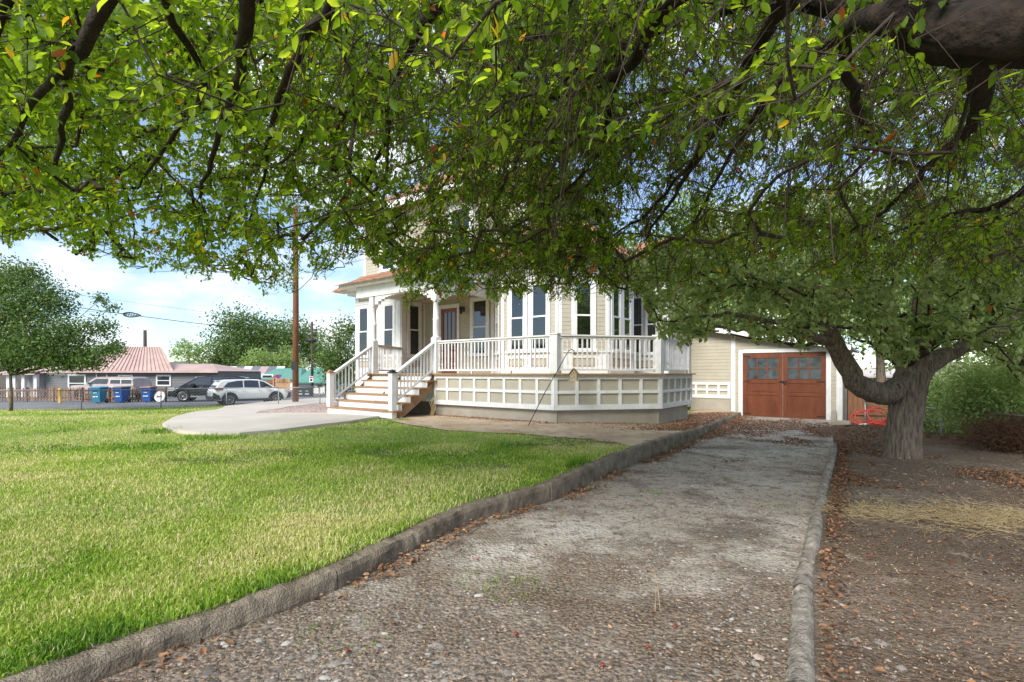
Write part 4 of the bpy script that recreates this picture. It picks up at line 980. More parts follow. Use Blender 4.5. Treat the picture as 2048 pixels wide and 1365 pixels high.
def ex_black(o, hw):
    for s in (-1, 1):
        MB().prism([(2.15, .78), (2.48, .76), (2.44, .96), (2.05, 1.0)], s*(hw-.25), s*(hw-.02)).build('headlight', hl, o)
        MB().box(.85, 1.05, s*hw, s*(hw+.2), 1.10, 1.26).build('mirror', bp2, o)
        for x in (-.6, .45): MB().box(x-.12, x+.12, s*hw, s*(hw+.03), 1.0, 1.03).build('door_handle', chrome, o)
        MB().box(-1.9, .4, s*.56, s*.60, 1.80, 1.85).build('roof_rail', M['black'], o)
        MB().prism([(-2.45, .9), (-2.2, .9), (-2.2, 1.25), (-2.42, 1.2)], s*(hw-.04), s*(hw+.004)).build('tail_lamp', redl, o)
        MB().box(-1.1, 1.1, s*(hw-.02), s*(hw+.01), .32, .42).build('side_step', chrome, o)
    MB().box(2.42, 2.5, -.55, .55, .60, .88).build('grille', M['black'], o)
    MB().box(2.40, 2.52, -.8, .8, .36, .52).build('bumper', pla, o); MB().box(2.50, 2.53, -.26, .26, .48, .60).build('licence_plate', plate, o)
    MB().add([(1.62, -.70, 1.13), (1.62, .70, 1.13), (.82, .58, 1.66), (.82, -.58, 1.66)], [(0, 1, 2, 3), (3, 2, 1, 0)]).build('windscreen', M['glass'], o)
vb = at(340, 34.3, -.80)+Vector((2.5*.86, 2.5*.51, 0))
vehicle(vb, math.atan2(-.30, -.95), 'black sport utility vehicle parked behind the white crossover', 5.0, 1.95, .32, bp2,
    [(-2.48, .85), (-2.42, 1.1), (-1.0, 1.1), (1.3, 1.08), (1.8, 1.05), (2.35, .96), (2.46, .80), (2.5, .6)],
    [(-2.3, 1.1), (1.7, 1.06)], [(-2.38, 1.1), (-2.2, 1.66), (-1.8, 1.76), (.2, 1.80), (.75, 1.72), (1.75, 1.10)],
    [[(-2.05, 1.2), (-1.98, 1.6), (-1.3, 1.68), (-1.3, 1.18)], [(-1.22, 1.18), (-1.22, 1.68), (-.2, 1.70), (-.2, 1.17)], [(-.12, 1.17), (-.12, 1.70), (.62, 1.66), (1.35, 1.2), (1.35, 1.17)]],
    [(-1.5, .44), (1.55, .44)], .38, ex_black, rimm, clad=None)
rust = mat('faded_grey_rust_paint', (.30, .26, .25), .6, .2, 1.3, c2=(.42, .37, .35)); shell = mat('white_shell', (.6, .62, .62), .4, .05, 2); rst = mat('rust', (.30, .10, .04), .8, .3, 4)
def ex_old(o, hw):
    for s in (-1, 1):
        for a, b in ((-2.35, -1.55), (-1.48, -.70)):
            f = MB(); y0, y1 = s*(hw-.115), s*(hw-.10)
            f.box(a-.03, b+.03, y0, y1, 1.50, 1.53).box(a-.03, b+.03, y0, y1, 1.19, 1.22).box(a-.03, a, y0, y1, 1.22, 1.5).box(b, b+.03, y0, y1, 1.22, 1.5); f.build('window_frame', M['white'], o)
        MB().box(.75, .9, s*(hw), s*(hw+.2), 1.15, 1.32).build('mirror', chrome, o)
        MB().box(2.5, 2.56, s*.6-.12, s*.6+.12, .75, .93).build('headlight', hl, o)
    MB().box(2.56, 2.66, -.9, .9, .48, .62).build('bumper', chrome, o); MB().box(2.5, 2.54, -.45, .45, .7, .95).build('grille', M['black'], o)
    MB().box(-.6, .55, -.7, .7, 1.66, 1.70).build('rusty_roof_panel', rst, o)
    MB().add([(1.22, -.72, 1.14), (1.22, .72, 1.14), (.72, .64, 1.58), (.72, -.64, 1.58)], [(0, 1, 2, 3), (3, 2, 1, 0)]).build('windscreen', M['glass'], o)
vo = at(222, 37.5, -.82)
vehicle(vo, math.atan2(.05, -1), 'old faded grey and rust sport truck with white rear shell behind the picket fence', 5.1, 1.95, .40, rust,
    [(-2.52, .9), (-2.5, 1.12), (1.2, 1.12), (2.35, 1.08), (2.5, 1.0), (2.52, .6)],
    [(-2.5, 1.12), (1.3, 1.12)], [(-2.5, 1.12), (-2.38, 1.60), (-2.1, 1.70), (.4, 1.70), (.68, 1.62), (1.28, 1.13)],
    [[(-2.32, 1.22), (-2.28, 1.50), (-1.55, 1.50), (-1.55, 1.22)], [(-1.48, 1.22), (-1.48, 1.50), (-.7, 1.50), (-.7, 1.22)], [(-.5, 1.20), (-.5, 1.56), (.42, 1.58), (1.0, 1.2)]],
    [(-1.55, .42), (1.6, .42)], .38, ex_old, chrome, name='old_truck', ll='truck')
# ---------------------------------------------------------------- houses across the street
gsid = mat('grey_siding', (.16, .16, .165), .7, .08, 1); grf = mat('dusty_pink_metal_roof', (.42, .28, .24), .5, .12, .8, c2=(.54, .39, .34)); 
def hwin(root, x0, x1, z0, z1, y=0., bar=True):
    w = MB(); c = .12
    w.box(x0-c, x1+c, y-.05, y, z1, z1+c); w.box(x0-c, x1+c, y-.05, y, z0-c, z0); w.box(x0-c, x0, y-.048, y, z0, z1); w.box(x1, x1+c, y-.048, y, z0, z1)
    if bar: w.box(x0, x1, y-.045, y, (z0+z1)/2-.03, (z0+z1)/2+.03)
    o = w.build('window', M['white'], root); MB().box(x0, x1, y-.015, y-.005, z0, z1).build('pane', M['glass'], o)
Yg = 41.; g0 = at(0, Yg, -.85)
gh = empty('grey_house', g0, 0, 'long single storey grey house with dusty pink metal roof across the road', 'house')
def gx(px): return (px-1024)/F*Yg-g0.x
def gxd(px, dy): return (px-1024)/F*(Yg+dy)-g0.x
def gzd(py, dy): return H+(HOR-py)/F*(Yg+dy)-g0.z
def gzv(py): return H+(HOR-py)/F*Yg-g0.z
x0, x1 = gx(88), gx(436)
b = MB().box(x0, x1, 0, 7, -.2, gzv(742)); b.build('wall', gsid, gh)
CBg = MB().add([(0, -.03, 0), (1, -.03, 0), (1, -.008, .2), (0, -.008, .2), (0, 0, 0), (1, 0, 0), (1, 0, .2), (0, 0, .2)], [(0, 1, 2, 3), (0, 4, 5, 1), (2, 6, 7, 3), (0, 3, 7, 4), (1, 5, 6, 2)]).mesh('clapboard', gsid)
k = 0
while k*.2 < gzv(742)-.1: link('clapboard', CBg, gh, Matrix.Translation((x0, 0, k*.2)) @ Matrix.Diagonal((x1-x0, 1, 1, 1))); k += 1
for a, c, t, u in ((140, 170, 752, 782), (240, 264, 753, 772), (316, 340, 753, 770), (395, 427, 757, 775)): hwin(gh, gx(a), gx(c), gzv(u), gzv(t), -.03)
r = MB(); e = gzv(743); rd = gzv(694); rl = gzv(727)
def rpoly(xa, xb, xc, xd, zt, yb=3.6): return [(xa, -.5, e), (xb, -.5, e), (xc, yb, zt), (xd, yb, zt)]
r.add([(gx(150), -.5, e), (gx(356), -.5, e), (gxd(322, 3.6), 3.6, gzd(694, 3.6)), (gxd(215, 3.6), 3.6, gzd(694, 3.6)), (gxd(346, 7.6), 7.6, e), (gx(150), 7.6, e)], [(0, 1, 2, 3), (3, 2, 4, 5), (1, 4, 2), (0, 3, 5)])
r.add([(gx(372)-2, -.52, e+.01), (gx(442), -.52, e+.01), (gxd(426, 3), 3, gzd(728, 3)), (gxd(338, 3), 3, gzd(728, 3)), (gx(442), 6.8, e+.01), (gx(330), 6.8, e+.01)], [(0, 1, 2, 3), (3, 2, 4, 5), (1, 4, 2)])
r.box(gx(84), gx(443), -.53, -.49, e-.12, e+.03)
ro = r.build('roof', grf, gh)
for i in range(24):
    t = i/23; xa = gx(152)+(gx(354)-gx(152))*t; xb = gxd(216, 3.6)+(gxd(321, 3.6)-gxd(216, 3.6))*t; rdd = gzd(694, 3.6)
    MB().add([(xa, -.5, e+.02), (xa+.05, -.5, e+.02), (xb+.05, 3.55, rdd), (xb, 3.55, rdd), (xa+.025, -.5, e+.07), (xb+.025, 3.55, rdd+.05)], [(0, 4, 5, 3), (4, 1, 2, 5), (0, 1, 4)]).build('roof_rib', grf, ro)
MB().box(gx(88), gx(235), 2.5, 7.5, gzv(742), gzv(732)).build('rear_block', gsid, gh)
pb = MB().box(gx(20), gx(88), 1.0, 6, -.1, gzv(748)); pb.build('porch_wall', mat('pale_grey_siding', (.34, .34, .34), .7, .08, 1), gh)
for px in (30, 42, 60, 84): MB().box(gx(px)-.12, gx(px)+.12, -.6, -.36, 0, gzv(748)).build('porch_post', M['white'], gh)
MB().add([(gx(14), -1, gzv(750)), (gx(92), -1, gzv(750)), (gx(92), 3, gzv(728)), (gx(14), 3, gzv(728)), (gx(14), -1, gzv(747)), (gx(92), -1, gzv(747))], [(4, 5, 2, 3), (0, 1, 5, 4), (0, 3, 2, 1)]).build('porch_roof', grf, gh)
hwin(gh, gx(46), gx(50), gzv(790), gzv(755), .98); hwin(gh, gx(71), gx(78), gzv(790), gzv(755), .98)
for a, b_ in ((197, 803), (218, 803)):
    MB().tube([(gx(a), -.2, 0), (gx(a), -.2, gzv(742))], .03, 6).build('downpipe', M['white'], gh)
# tan neighbour at the frame edge
tn = empty('tan_house', at(-40, 46, -.85), 0, 'pale tan house wall with dark roof at the left edge behind the tree', 'house')
MB().box(-6, 1.2, 0, 6, -.1, 2.6).build('wall', mat('tan_stucco', (.52, .40, .28), .8, .06, 1), tn)
MB().add([(-6.5, -.6, 2.55), (1.7, -.6, 2.55), (1.7, 3, 3.7), (-6.5, 3, 3.7), (1.7, 6.6, 2.55), (-6.5, 6.6, 2.55)], [(0, 1, 2, 3), (3, 2, 4, 5), (1, 4, 2)]).build('roof', mat('slate_roof', (.12, .13, .14), .7), tn)
hwin(tn, -2.5, -1.2, 1.0, 2.0)
# striped roof carport, green roofed houses
def simple(name, px0, px1, Y, py_e, py_r, wallm, roofm, label, depth=6, cat='house', skew=0., zb=-1.0):
    o = empty(name, at(px0, Y, zb), 0, label, cat); ze = H+(HOR-py_e)/F*Y-zb; zr = H+(HOR-py_r)/F*(Y+depth*.45)-zb; Wx = (px1-px0)/F*Y
    MB().box(.2, Wx-.2, .2, depth, -.2, ze).build('wall', wallm, o)
    a = MB(); a.add([(0, -.2, ze), (Wx, -.2, ze), (Wx-skew, depth*.45, zr), (skew, depth*.45, zr), (Wx, depth+.3, ze), (0, depth+.3, ze), (0, -.2, ze-.15), (Wx, -.2, ze-.15)], [(0, 1, 2, 3), (3, 2, 4, 5), (1, 4, 2), (0, 3, 5), (6, 7, 1, 0)])
    a.build('roof', roofm, o); return o, Wx, ze, zr
green = mat('green_metal_roof', (.10, .27, .21), .5, .1, 1); wst = mat('white_stucco', (.66, .66, .62), .8, .05, 1)
o, Wx, ze, zr = simple('green_roof_house', 508, 602, 58, 758, 737, wst, green, 'small white house with long green metal roof behind the wooden fence', 7, skew=1.2)
hwin(o, .9, 2.0, .9, 1.9, .2)
o, Wx, ze, zr = simple('green_roof_shed', 588, 668, 48, 764, 736, wst, green, 'white shed with steep green roof behind the two dark bins', 6, 'shed', skew=.6)
for i in range(5): MB().box(.5+i*.7, .53+i*.7, .17, .2, 0, ze-.1).build('wall_batten', wst, o)
MB().box(2.9, 3.5, .16, .2, 0, 1.9).build('shed_door', dk_, o)
st = empty('carport', at(425, 62, -1.0), 0, 'open carport with roof striped in white, grey and pink panels', 'carport')
Wx = (530-410)/F*62; ze = H+(HOR-752)/F*62+1; zr = H+(HOR-735)/F*64+1.15
cols = [wst, mat('grey_sheet', (.14, .14, .17), .6), wst, mat('grey_sheet_two', (.16, .16, .19), .6), mat('pink_sheet', (.42, .30, .29), .6), mat('grey_sheet_three', (.15, .15, .18), .6), wst]
for i in range(7):
    a = Wx*i/7; c = Wx*(i+1)/7-.02; sk = -1.2
    MB().add([(a+1.0, 0, ze), (c+1.0, 0, ze), (c+sk+1, 4, zr), (a+sk+1, 4, zr), (a+1., 0, ze-.05), (c+1., 0, ze-.05)], [(0, 1, 2, 3), (4, 5, 1, 0)]).build('roof_sheet', cols[i], st)
MB().box(.8, Wx+1, -.05, .05, ze-.25, ze-.06).build('beam', M['rawwood'], st)
for x in (1.0, 3.5, 6, Wx+.8): MB().box(x-.1, x+.1, 0, .2, 0, ze-.25).build('post', pla, st)
MB().box(0, 1.2, -.5, .5, 0, ze+.2).build('end_wall', dk_, st)
# board fence pieces
def board_fence(name, pts, h, m, label, z0, bw=.14, rails=True):
    o = empty(name, (*pts[0], z0), 0, label, 'fence'); p0 = Vector(pts[0])
    for a, b in zip(pts[:-1], pts[1:]):
        Mx, L = frame(a, b, 0, pts[0]); n = int(L/bw)
        bm_ = MB().box(.004, bw-.004, -.012, .012, 0, 1).mesh('board', m)
        for i in range(n): link('board', bm_, o, Mx @ Matrix.Translation((i*bw, R.uniform(-.006, .006), 0)) @ Matrix.Diagonal((1, 1, h+R.uniform(-.03, .03), 1)))
        for z in (.3, h-.3): MB().box(0, L, -.06, -.014, z-.04, z+.05).build('rail', m, o, Mx)
        for k in range(int(L/2.2)+1): MB().box(min(L, k*2.2)-.05, min(L, k*2.2)+.05, -.12, -.02, -.1, h+.08).build('post', m, o, Mx)
    return o
fw = mat('new_fence_wood', (.38, .22, .11), .75, .2, 3, c2=(.52, .33, .18), stretch=(6, 6, .8)); fw2 = mat('old_fence_wood', (.18, .085, .045), .8, .3, 3, c2=(.30, .15, .08), stretch=(6, 6, .8))
board_fence('board_fence', [tuple(at(548, 45)[:2]), tuple(at(582, 45)[:2])], 1.75, fw, 'fresh honey coloured board fence left of the tall brown pole', -1.05, .16)
board_fence('board_fence', [tuple(at(516, 46)[:2]), tuple(at(547.5, 46)[:2])], 1.6, fw2, 'dark red brown board fence right of the carport', -1.05, .16)
mb = empty('mailbox', at(640, 42, -1.0), 0, 'black mailbox on a leaning brown post beside the notice pole', 'mailbox')
MB().box(-.05, .05, -.05, .05, 0, 1.0).build('post', mpk, mb, Matrix.Rotation(rad(-4), 4, 'Y')); MB().prism([(-.12, 1.0), (.12, 1.0), (.12, 1.16), (.06, 1.24), (-.06, 1.24), (-.12, 1.16)], -.28, .28).build('box', M['black'], mb)
# flag heap on the fence, red and blue
fl = MB(); fl.add([(-.5, 0, 0), (-.1, -.05, .1), (.2, .02, -.05), (.5, 0, .25), (.3, 0, .35), (-.05, -.04, .3), (-.4, 0, .12)], [(0, 1, 6), (1, 5, 6), (1, 2, 5), (2, 4, 5), (2, 3, 4)], 0); fl.m[2] = 1; fl.m[4] = 1
tag(fl.build('bunting', [mat('red_cloth', (.4, .03, .05), .9), mat('blue_cloth', (.06, .10, .35), .9)], None, Matrix.Translation(at(553, 44.5, .70))), 'small red and blue cloth bunting draped over the board fences', 'bunting')
# ---------------------------------------------------------------- birdhouse on its crook
hb = P(1056, 846)
hb = Vector(((1056-1024)/F*11.2, 11.2, -.0)); top = Q(1140, 704, 11.2)
pts = [hb, Q(1090, 785, 11.2), Q(1115, 742, 11.2), Q(1130, 714, 11.2), Q(1137, 703, 11.2), Q(1143, 699, 11.2), Q(1148, 702, 11.2), Q(1149, 709, 11.2), Q(1151, 711, 11.2), Q(1153, 707, 11.2)]
tag(MB().tube([p-hb for p in pts], .009, 8).build('shepherd_hook', M['black'], None, Matrix.Translation(hb)), 'thin leaning black metal crook stuck in the dry bed, holding the birdhouse', 'hook')
bl = Q(1148, 763, 11.2); bh = empty('birdhouse', bl, rad(-20), 'small pale wooden birdhouse with brown roof hanging from the black crook', 'birdhouse')
bwm = mat('birdhouse_wood', (.45, .36, .24), .8, .15, 20); w, h = .075, .17
MB().prism([(-w, .02), (w, .02), (w, h), (0, h+.09), (-w, h)], -.07, .07).build('box', bwm, bh)
MB().add([(-.11, -.1, h-.025), (-.11, .1, h-.025), (0, .1, h+.11), (0, -.1, h+.11), (.11, -.1, h-.025), (.11, .1, h-.025), (-.11, -.1, h-.01), (-.11, .1, h-.01), (0, .1, h+.125), (0, -.1, h+.125), (.11, -.1, h-.01), (.11, .1, h-.01)],
    [(0, 3, 2, 1), (3, 4, 5, 2), (6, 7, 8, 9), (9, 8, 11, 10), (0, 6, 9, 3), (3, 9, 10, 4), (1, 2, 8, 7), (2, 5, 11, 8), (0, 1, 7, 6), (4, 10, 11, 5)]).build('roof', M['tread'], bh)
MB().box(-.12, .12, -.10, .10, 0, .02).build('base', bwm, bh)
for x, z in ((-.03, .15), (.02, .11), (.0, .19), (-.035, .07), (.035, .16)): MB().lathe([(0, -.004), (.012, -.004), (.012, .0), (0, .0)], 8, X=Matrix.Translation((x, -.07, z)) @ Matrix.Rotation(rad(90), 4, 'X')).build('hole', M['black'], bh)
MB().tube([(0, 0, h+.1), (0, 0, .57)], .003, 4).build('hanging_wire', M['black'], bh)
# ---------------------------------------------------------------- beside the garage
board_fence('board_fence', [(10.9, 16.2), (12.35, 15.75)], 1.35, fw2, 'brown plank fence seen between the garage and the apple trunk', -.42, .13)
hose = MB(); hc = Vector((10.9, 14.9, -.42)); rr = random.Random(3)
for k in range(5):
    pts = []; r1 = .35+.12*rr.random(); ox, oy = rr.uniform(-.25, .5), rr.uniform(-.15, .2); tl = rr.uniform(.2, 1.1) if k < 3 else 0
    for t in np.linspace(0, 2*math.pi*1.6, 34): pts.append((ox+r1*math.cos(t+k)*1.2, oy+r1*math.sin(t+k)*.7, .04+.03*k+tl*.35*(1+math.sin(t+k*1.3))+rr.uniform(-.01, .01)))
    hose.tube(pts, .017, 6)
for k in range(6):
    y = rr.uniform(-.5, .1); hose.tube([(-.1+t*1.5, y+.12*math.sin(t*5+k), .03+.02*math.sin(t*9+k)) for t in np.linspace(0, 1, 14)], .017, 6)
tag(hose.build('garden_hose', mat('red_hose', (.62, .06, .045), .45, .1, 6), None, Matrix.Translation(hc)), 'tangled red garden hose heaped on the ground beside the garage', 'hose')
bn = MB().lathe([(0, 0), (.20, 0), (.22, .4), (.24, .62), (.26, .62), (.26, .66), (0, .70)], 16)
tag(bn.build('barrel', dg, None, Matrix.Translation((12.45, 15.0, -.45))), 'dark plastic barrel half hidden behind the apple trunk', 'barrel')
MB_ = MB().tube([(0, 0, 0), (.14, -.2, .05)], [.05, .05], 10); tag(MB_.build('drain_pipe', M['white'], None, Matrix.Translation((9.95, 14.4, -.33))), 'short white drain pipe end lying at the garage corner', 'pipe')
oh, Wx, ze, zr = simple('ochre_house', 1712, 1840, 40, 752, 738, mat('ochre_wall', (.50, .30, .10), .8, .1, 1), mat('cream_roof', (.55, .50, .45), .7, .1, 1), 'low ochre house with cream roof glimpsed beyond the plank fence', 6, zb=-.9)
hwin(oh, 1.5, 2.5, 1, 1.8, .2)
chainlink('chain_link_fence', [(11.3, 16, -.5), (9.95, 11.6, -.45), (9.6, 10.35, -.42), (8.9, 7.6, -.36), (8.2, 5.2, -.32)], .80, 'chain link fence half buried in shrubs along the right boundary', sp=.09, wire=.0018)
# ================================================================= VEGETATION
def vnoise(x, y, s, seed=0):
    rs = np.random.RandomState(seed); G = rs.rand(64, 64); fx = ((x+61.)*s) % 64; fy = ((y+61.)*s) % 64; ix = np.floor(fx).astype(int) % 64; iy = np.floor(fy).astype(int) % 64; u = ss(fx-np.floor(fx)); v = ss(fy-np.floor(fy)); jx = (ix+1) % 64; jy = (iy+1) % 64
    return (G[ix, iy]*(1-u)+G[jx, iy]*u)*(1-v)+(G[ix, jy]*(1-u)+G[jx, jy]*u)*v
def norm(a): return a/np.maximum(1e-9, np.linalg.norm(a, axis=-1, keepdims=True))
def leaves_mesh(name, pos, ax, size, m, hi=False, width=.5, tint=None, up=(0, 0, 1), flat=.5):
    """leaf blades with a folded midrib; hi = rounder outline"""
    n = len(pos); ax = norm(ax); upv = norm(np.array(up)[None]*flat*2+R.randn(n, 3)*.8)
    s = norm(np.cross(ax, upv)); nr = np.cross(s, ax); L = size[:, None]; w = L*width*R.uniform(.8, 1.15, (n, 1))
    if hi:
        prof = [(.0, 0, 0), (.18, .33, .02), (.42, .50, .05), (.70, .38, .03), (1.0, 0, -.10), (.70, -.38, .03), (.42, -.5, .05), (.18, -.33, .02), (.3, 0, -.035), (.65, 0, -.045)]
        tr = [(0, 8, 1), (1, 8, 2), (8, 9, 2), (2, 9, 3), (3, 9, 4), (0, 7, 8), (7, 6, 8), (8, 6, 9), (6, 5, 9), (5, 4, 9)]
    elif hi is None:
        prof = [(0, 0, -.03), (.45, .5, .06), (1, 0, -.05), (.45, -.5, .06)]; tr = [(0, 2, 1), (0, 3, 2)]
    else:
        prof = [(0, 0, -.02), (.25, .42, .04), (.68, .42, .04), (1, 0, -.08), (.68, -.42, .04), (.25, -.42, .04)]
        tr = [(0, 3, 2), (0, 2, 1), (0, 5, 4), (0, 4, 3)]
    curl = R.uniform(-.12, .25, (n, 1))
    vs = np.stack([pos+ax*L*u+s*w*v*1.0+nr*L*(h-curl*u*u) for u, v, h in prof], 1)
    k = len(prof); t = np.array(tr)[None]+np.arange(n)[:, None, None]*k
    tt = np.repeat(R.rand(n) if tint is None else tint, k)
    return fast_mesh(name, vs.reshape(-1, 3), t.reshape(-1, 3), m, tt)
def sticks_mesh(name, a, b, ra, rb, m, n=4, smooth=True):
    a = np.asarray(a); b = np.asarray(b); t = norm(b-a); ref = np.where(np.abs(t[:, 2:3]) < .9, np.array([[0, 0, 1.]]), np.array([[1., 0, 0]]))
    s = norm(np.cross(t, ref)); w = np.cross(t, s); vs = []
    for (p, r) in ((a, ra), (b, rb)):
        for k in range(n):
            an = 2*math.pi*k/n; vs.append(p+(s*math.cos(an)+w*math.sin(an))*np.asarray(r)[:, None])
    v = np.stack(vs, 1); N = len(a)
    f = np.array([(k, (k+1) % n, n+(k+1) % n, n+k) for k in range(n)])[None]+np.arange(N)[:, None, None]*2*n
    return fast_mesh(name, v.reshape(-1, 3), f.reshape(-1, 4), m, smooth=smooth)
def grow(skel, tips, hub, step=.16, droop=.10, back=.30):
    """greedy branching: each tip joins the nearest upstream node by a drooping curve"""
    cap = len(skel)+len(tips)*14
    Pn = np.zeros((cap, 3)); par = np.full(cap, -1); n = 0
    for p, q in skel: Pn[n] = p; par[n] = q; n += 1
    hd = np.zeros(cap); hd[:n] = np.linalg.norm(Pn[:n]-hub, axis=1)
    order = np.argsort(np.linalg.norm(tips-hub, axis=1)); ends = []
    for i in order:
        T = tips[i]; d = np.linalg.norm(Pn[:n]-T, axis=1); c = d+back*hd[:n]+np.where(hd[:n] > np.linalg.norm(T-hub)+.1, 1., 0); j = int(np.argmin(c))
        L = d[j]; p0 = Pn[j]; pd = Pn[j]-Pn[par[j]] if par[j] >= 0 else T-p0; pd = pd/max(1e-6, np.linalg.norm(pd))
        k = max(1, min(12, int(L/step))); c1 = p0+(pd*.45+R.randn(3)*.16)*L*.6; c1[2] += droop*L
        last = j
        for q in range(1, k+1):
            t = q/k; p = (1-t)**2*p0+2*t*(1-t)*c1+t*t*T
            if q < k: p = p+R.randn(3)*.012*min(1, L)
            if n >= cap: break
            Pn[n] = p; par[n] = last; hd[n] = np.linalg.norm(p-hub); last = n; n += 1
        ends.append(last)
    Pn = Pn[:n]; par = par[:n]; cnt = np.zeros(n)
    for e in ends: cnt[e] += 1
    for i in range(n-1, 0, -1):
        if par[i] >= 0 and par[i] < i: cnt[par[i]] += cnt[i]
    return Pn, par, cnt, np.array(ends)
def px_of(p): y = np.maximum(.05, p[:, 1]); return 1024+F*p[:, 0]/y, HOR-F*(p[:, 2]-H)/y
def foliage(root, m, ends, Pn, par, per, twl, size, keep, bark, drp=.35, name='foliage', hi_d=3.2, big=0, cluster=5, leafname='leaf', flat=.5):
    """short spurs on each branch end, leaves along the spurs"""
    e = np.repeat(ends, per); base = Pn[e]+(Pn[par[e]]-Pn[e])*R.rand(len(e), 1)*1.6; d = norm(Pn[e]-Pn[par[e]])
    dr = norm(d*.55+R.randn(len(e), 3)*.62+np.array([0, 0, -drp*.5])); L = R.uniform(*twl, len(e)); tip = base+dr*L[:, None]+np.array([0, 0, -1.])*(L*.18)[:, None]
    ok = keep(tip, 0); base, dr, L, tip = base[ok], dr[ok], L[ok], tip[ok]
    N = len(base); k = cluster
    t = np.tile(np.linspace(.2, 1.02, k), (N, 1))+R.uniform(-.08, .08, (N, k)); pos = (base[:, None]+(tip-base)[:, None]*t[..., None]).reshape(-1, 3)+R.randn(N*k, 3)*.006
    ax = norm(np.repeat(dr, k, 0)*.5+R.randn(N*k, 3)*.65+np.array([0, 0, -drp])); sz = R.uniform(*size, N*k)
    keepm = keep(pos+ax*sz[:, None], 1) & keep(pos, 1); pos, ax, sz = pos[keepm], ax[keepm], sz[keepm]
    tint = np.clip(R.beta(2.2, 2.2, len(pos))*.93, 0, 1); yb = R.rand(len(pos)); tint = np.where(yb > .994, .97, np.where(yb > .987, 1., tint))
    dist = pos[:, 1]
    if big:
        px, py = px_of(pos); vis = (px > 5) & (px < 2043) & (py > 5) & (dist > .4); order = np.argsort(np.where(vis, dist, 99))[:big]
        sel = np.zeros(len(pos), bool); sel[order] = True; shapes = []
        for q in range(6):
            shapes.append(leaves_mesh(leafname, np.zeros((1, 3)), np.array([[1., 0, 0]]), np.array([1.]), m, True, .52, np.array([[.25, .45, .55, .7, .85, .97][q]]), flat=3))
        for i in order:
            z = Vector(ax[i]); M3 = z.to_track_quat('X', 'Z').to_matrix().to_4x4() @ Matrix.Rotation(R.uniform(-1.2, 1.2), 4, 'X')
            link(leafname, shapes[int(R.rand()*4.96) if R.rand() > .02 else 5], root, Matrix.Translation(Vector(pos[i])-root.location) @ M3 @ Matrix.Scale(float(sz[i]), 4))
        pos, ax, sz, tint, dist = pos[~sel], ax[~sel], sz[~sel], tint[~sel], dist[~sel]
    off = Matrix.Translation(-root.location)
    nearm = dist < hi_d
    if nearm.any(): tag(link(name, leaves_mesh(name, pos[nearm], ax[nearm], sz[nearm], m, True, tint=tint[nearm], flat=flat), root, off), kind='stuff')
    for mk, lv in (((~nearm) & (dist < 5.6), False), ((~nearm) & (dist >= 5.6), False if hi_d == 0 else None)):
        if mk.any(): tag(link(name, leaves_mesh(name, pos[mk], ax[mk], sz[mk], m, lv, .56, tint=tint[mk], flat=flat), root, off), kind='stuff')
    tag(link('twigs', sticks_mesh('twigs', base, tip, np.full(N, .0024), np.full(N, .0012), bark, 3), root, off), kind='stuff')
    return len(pos)
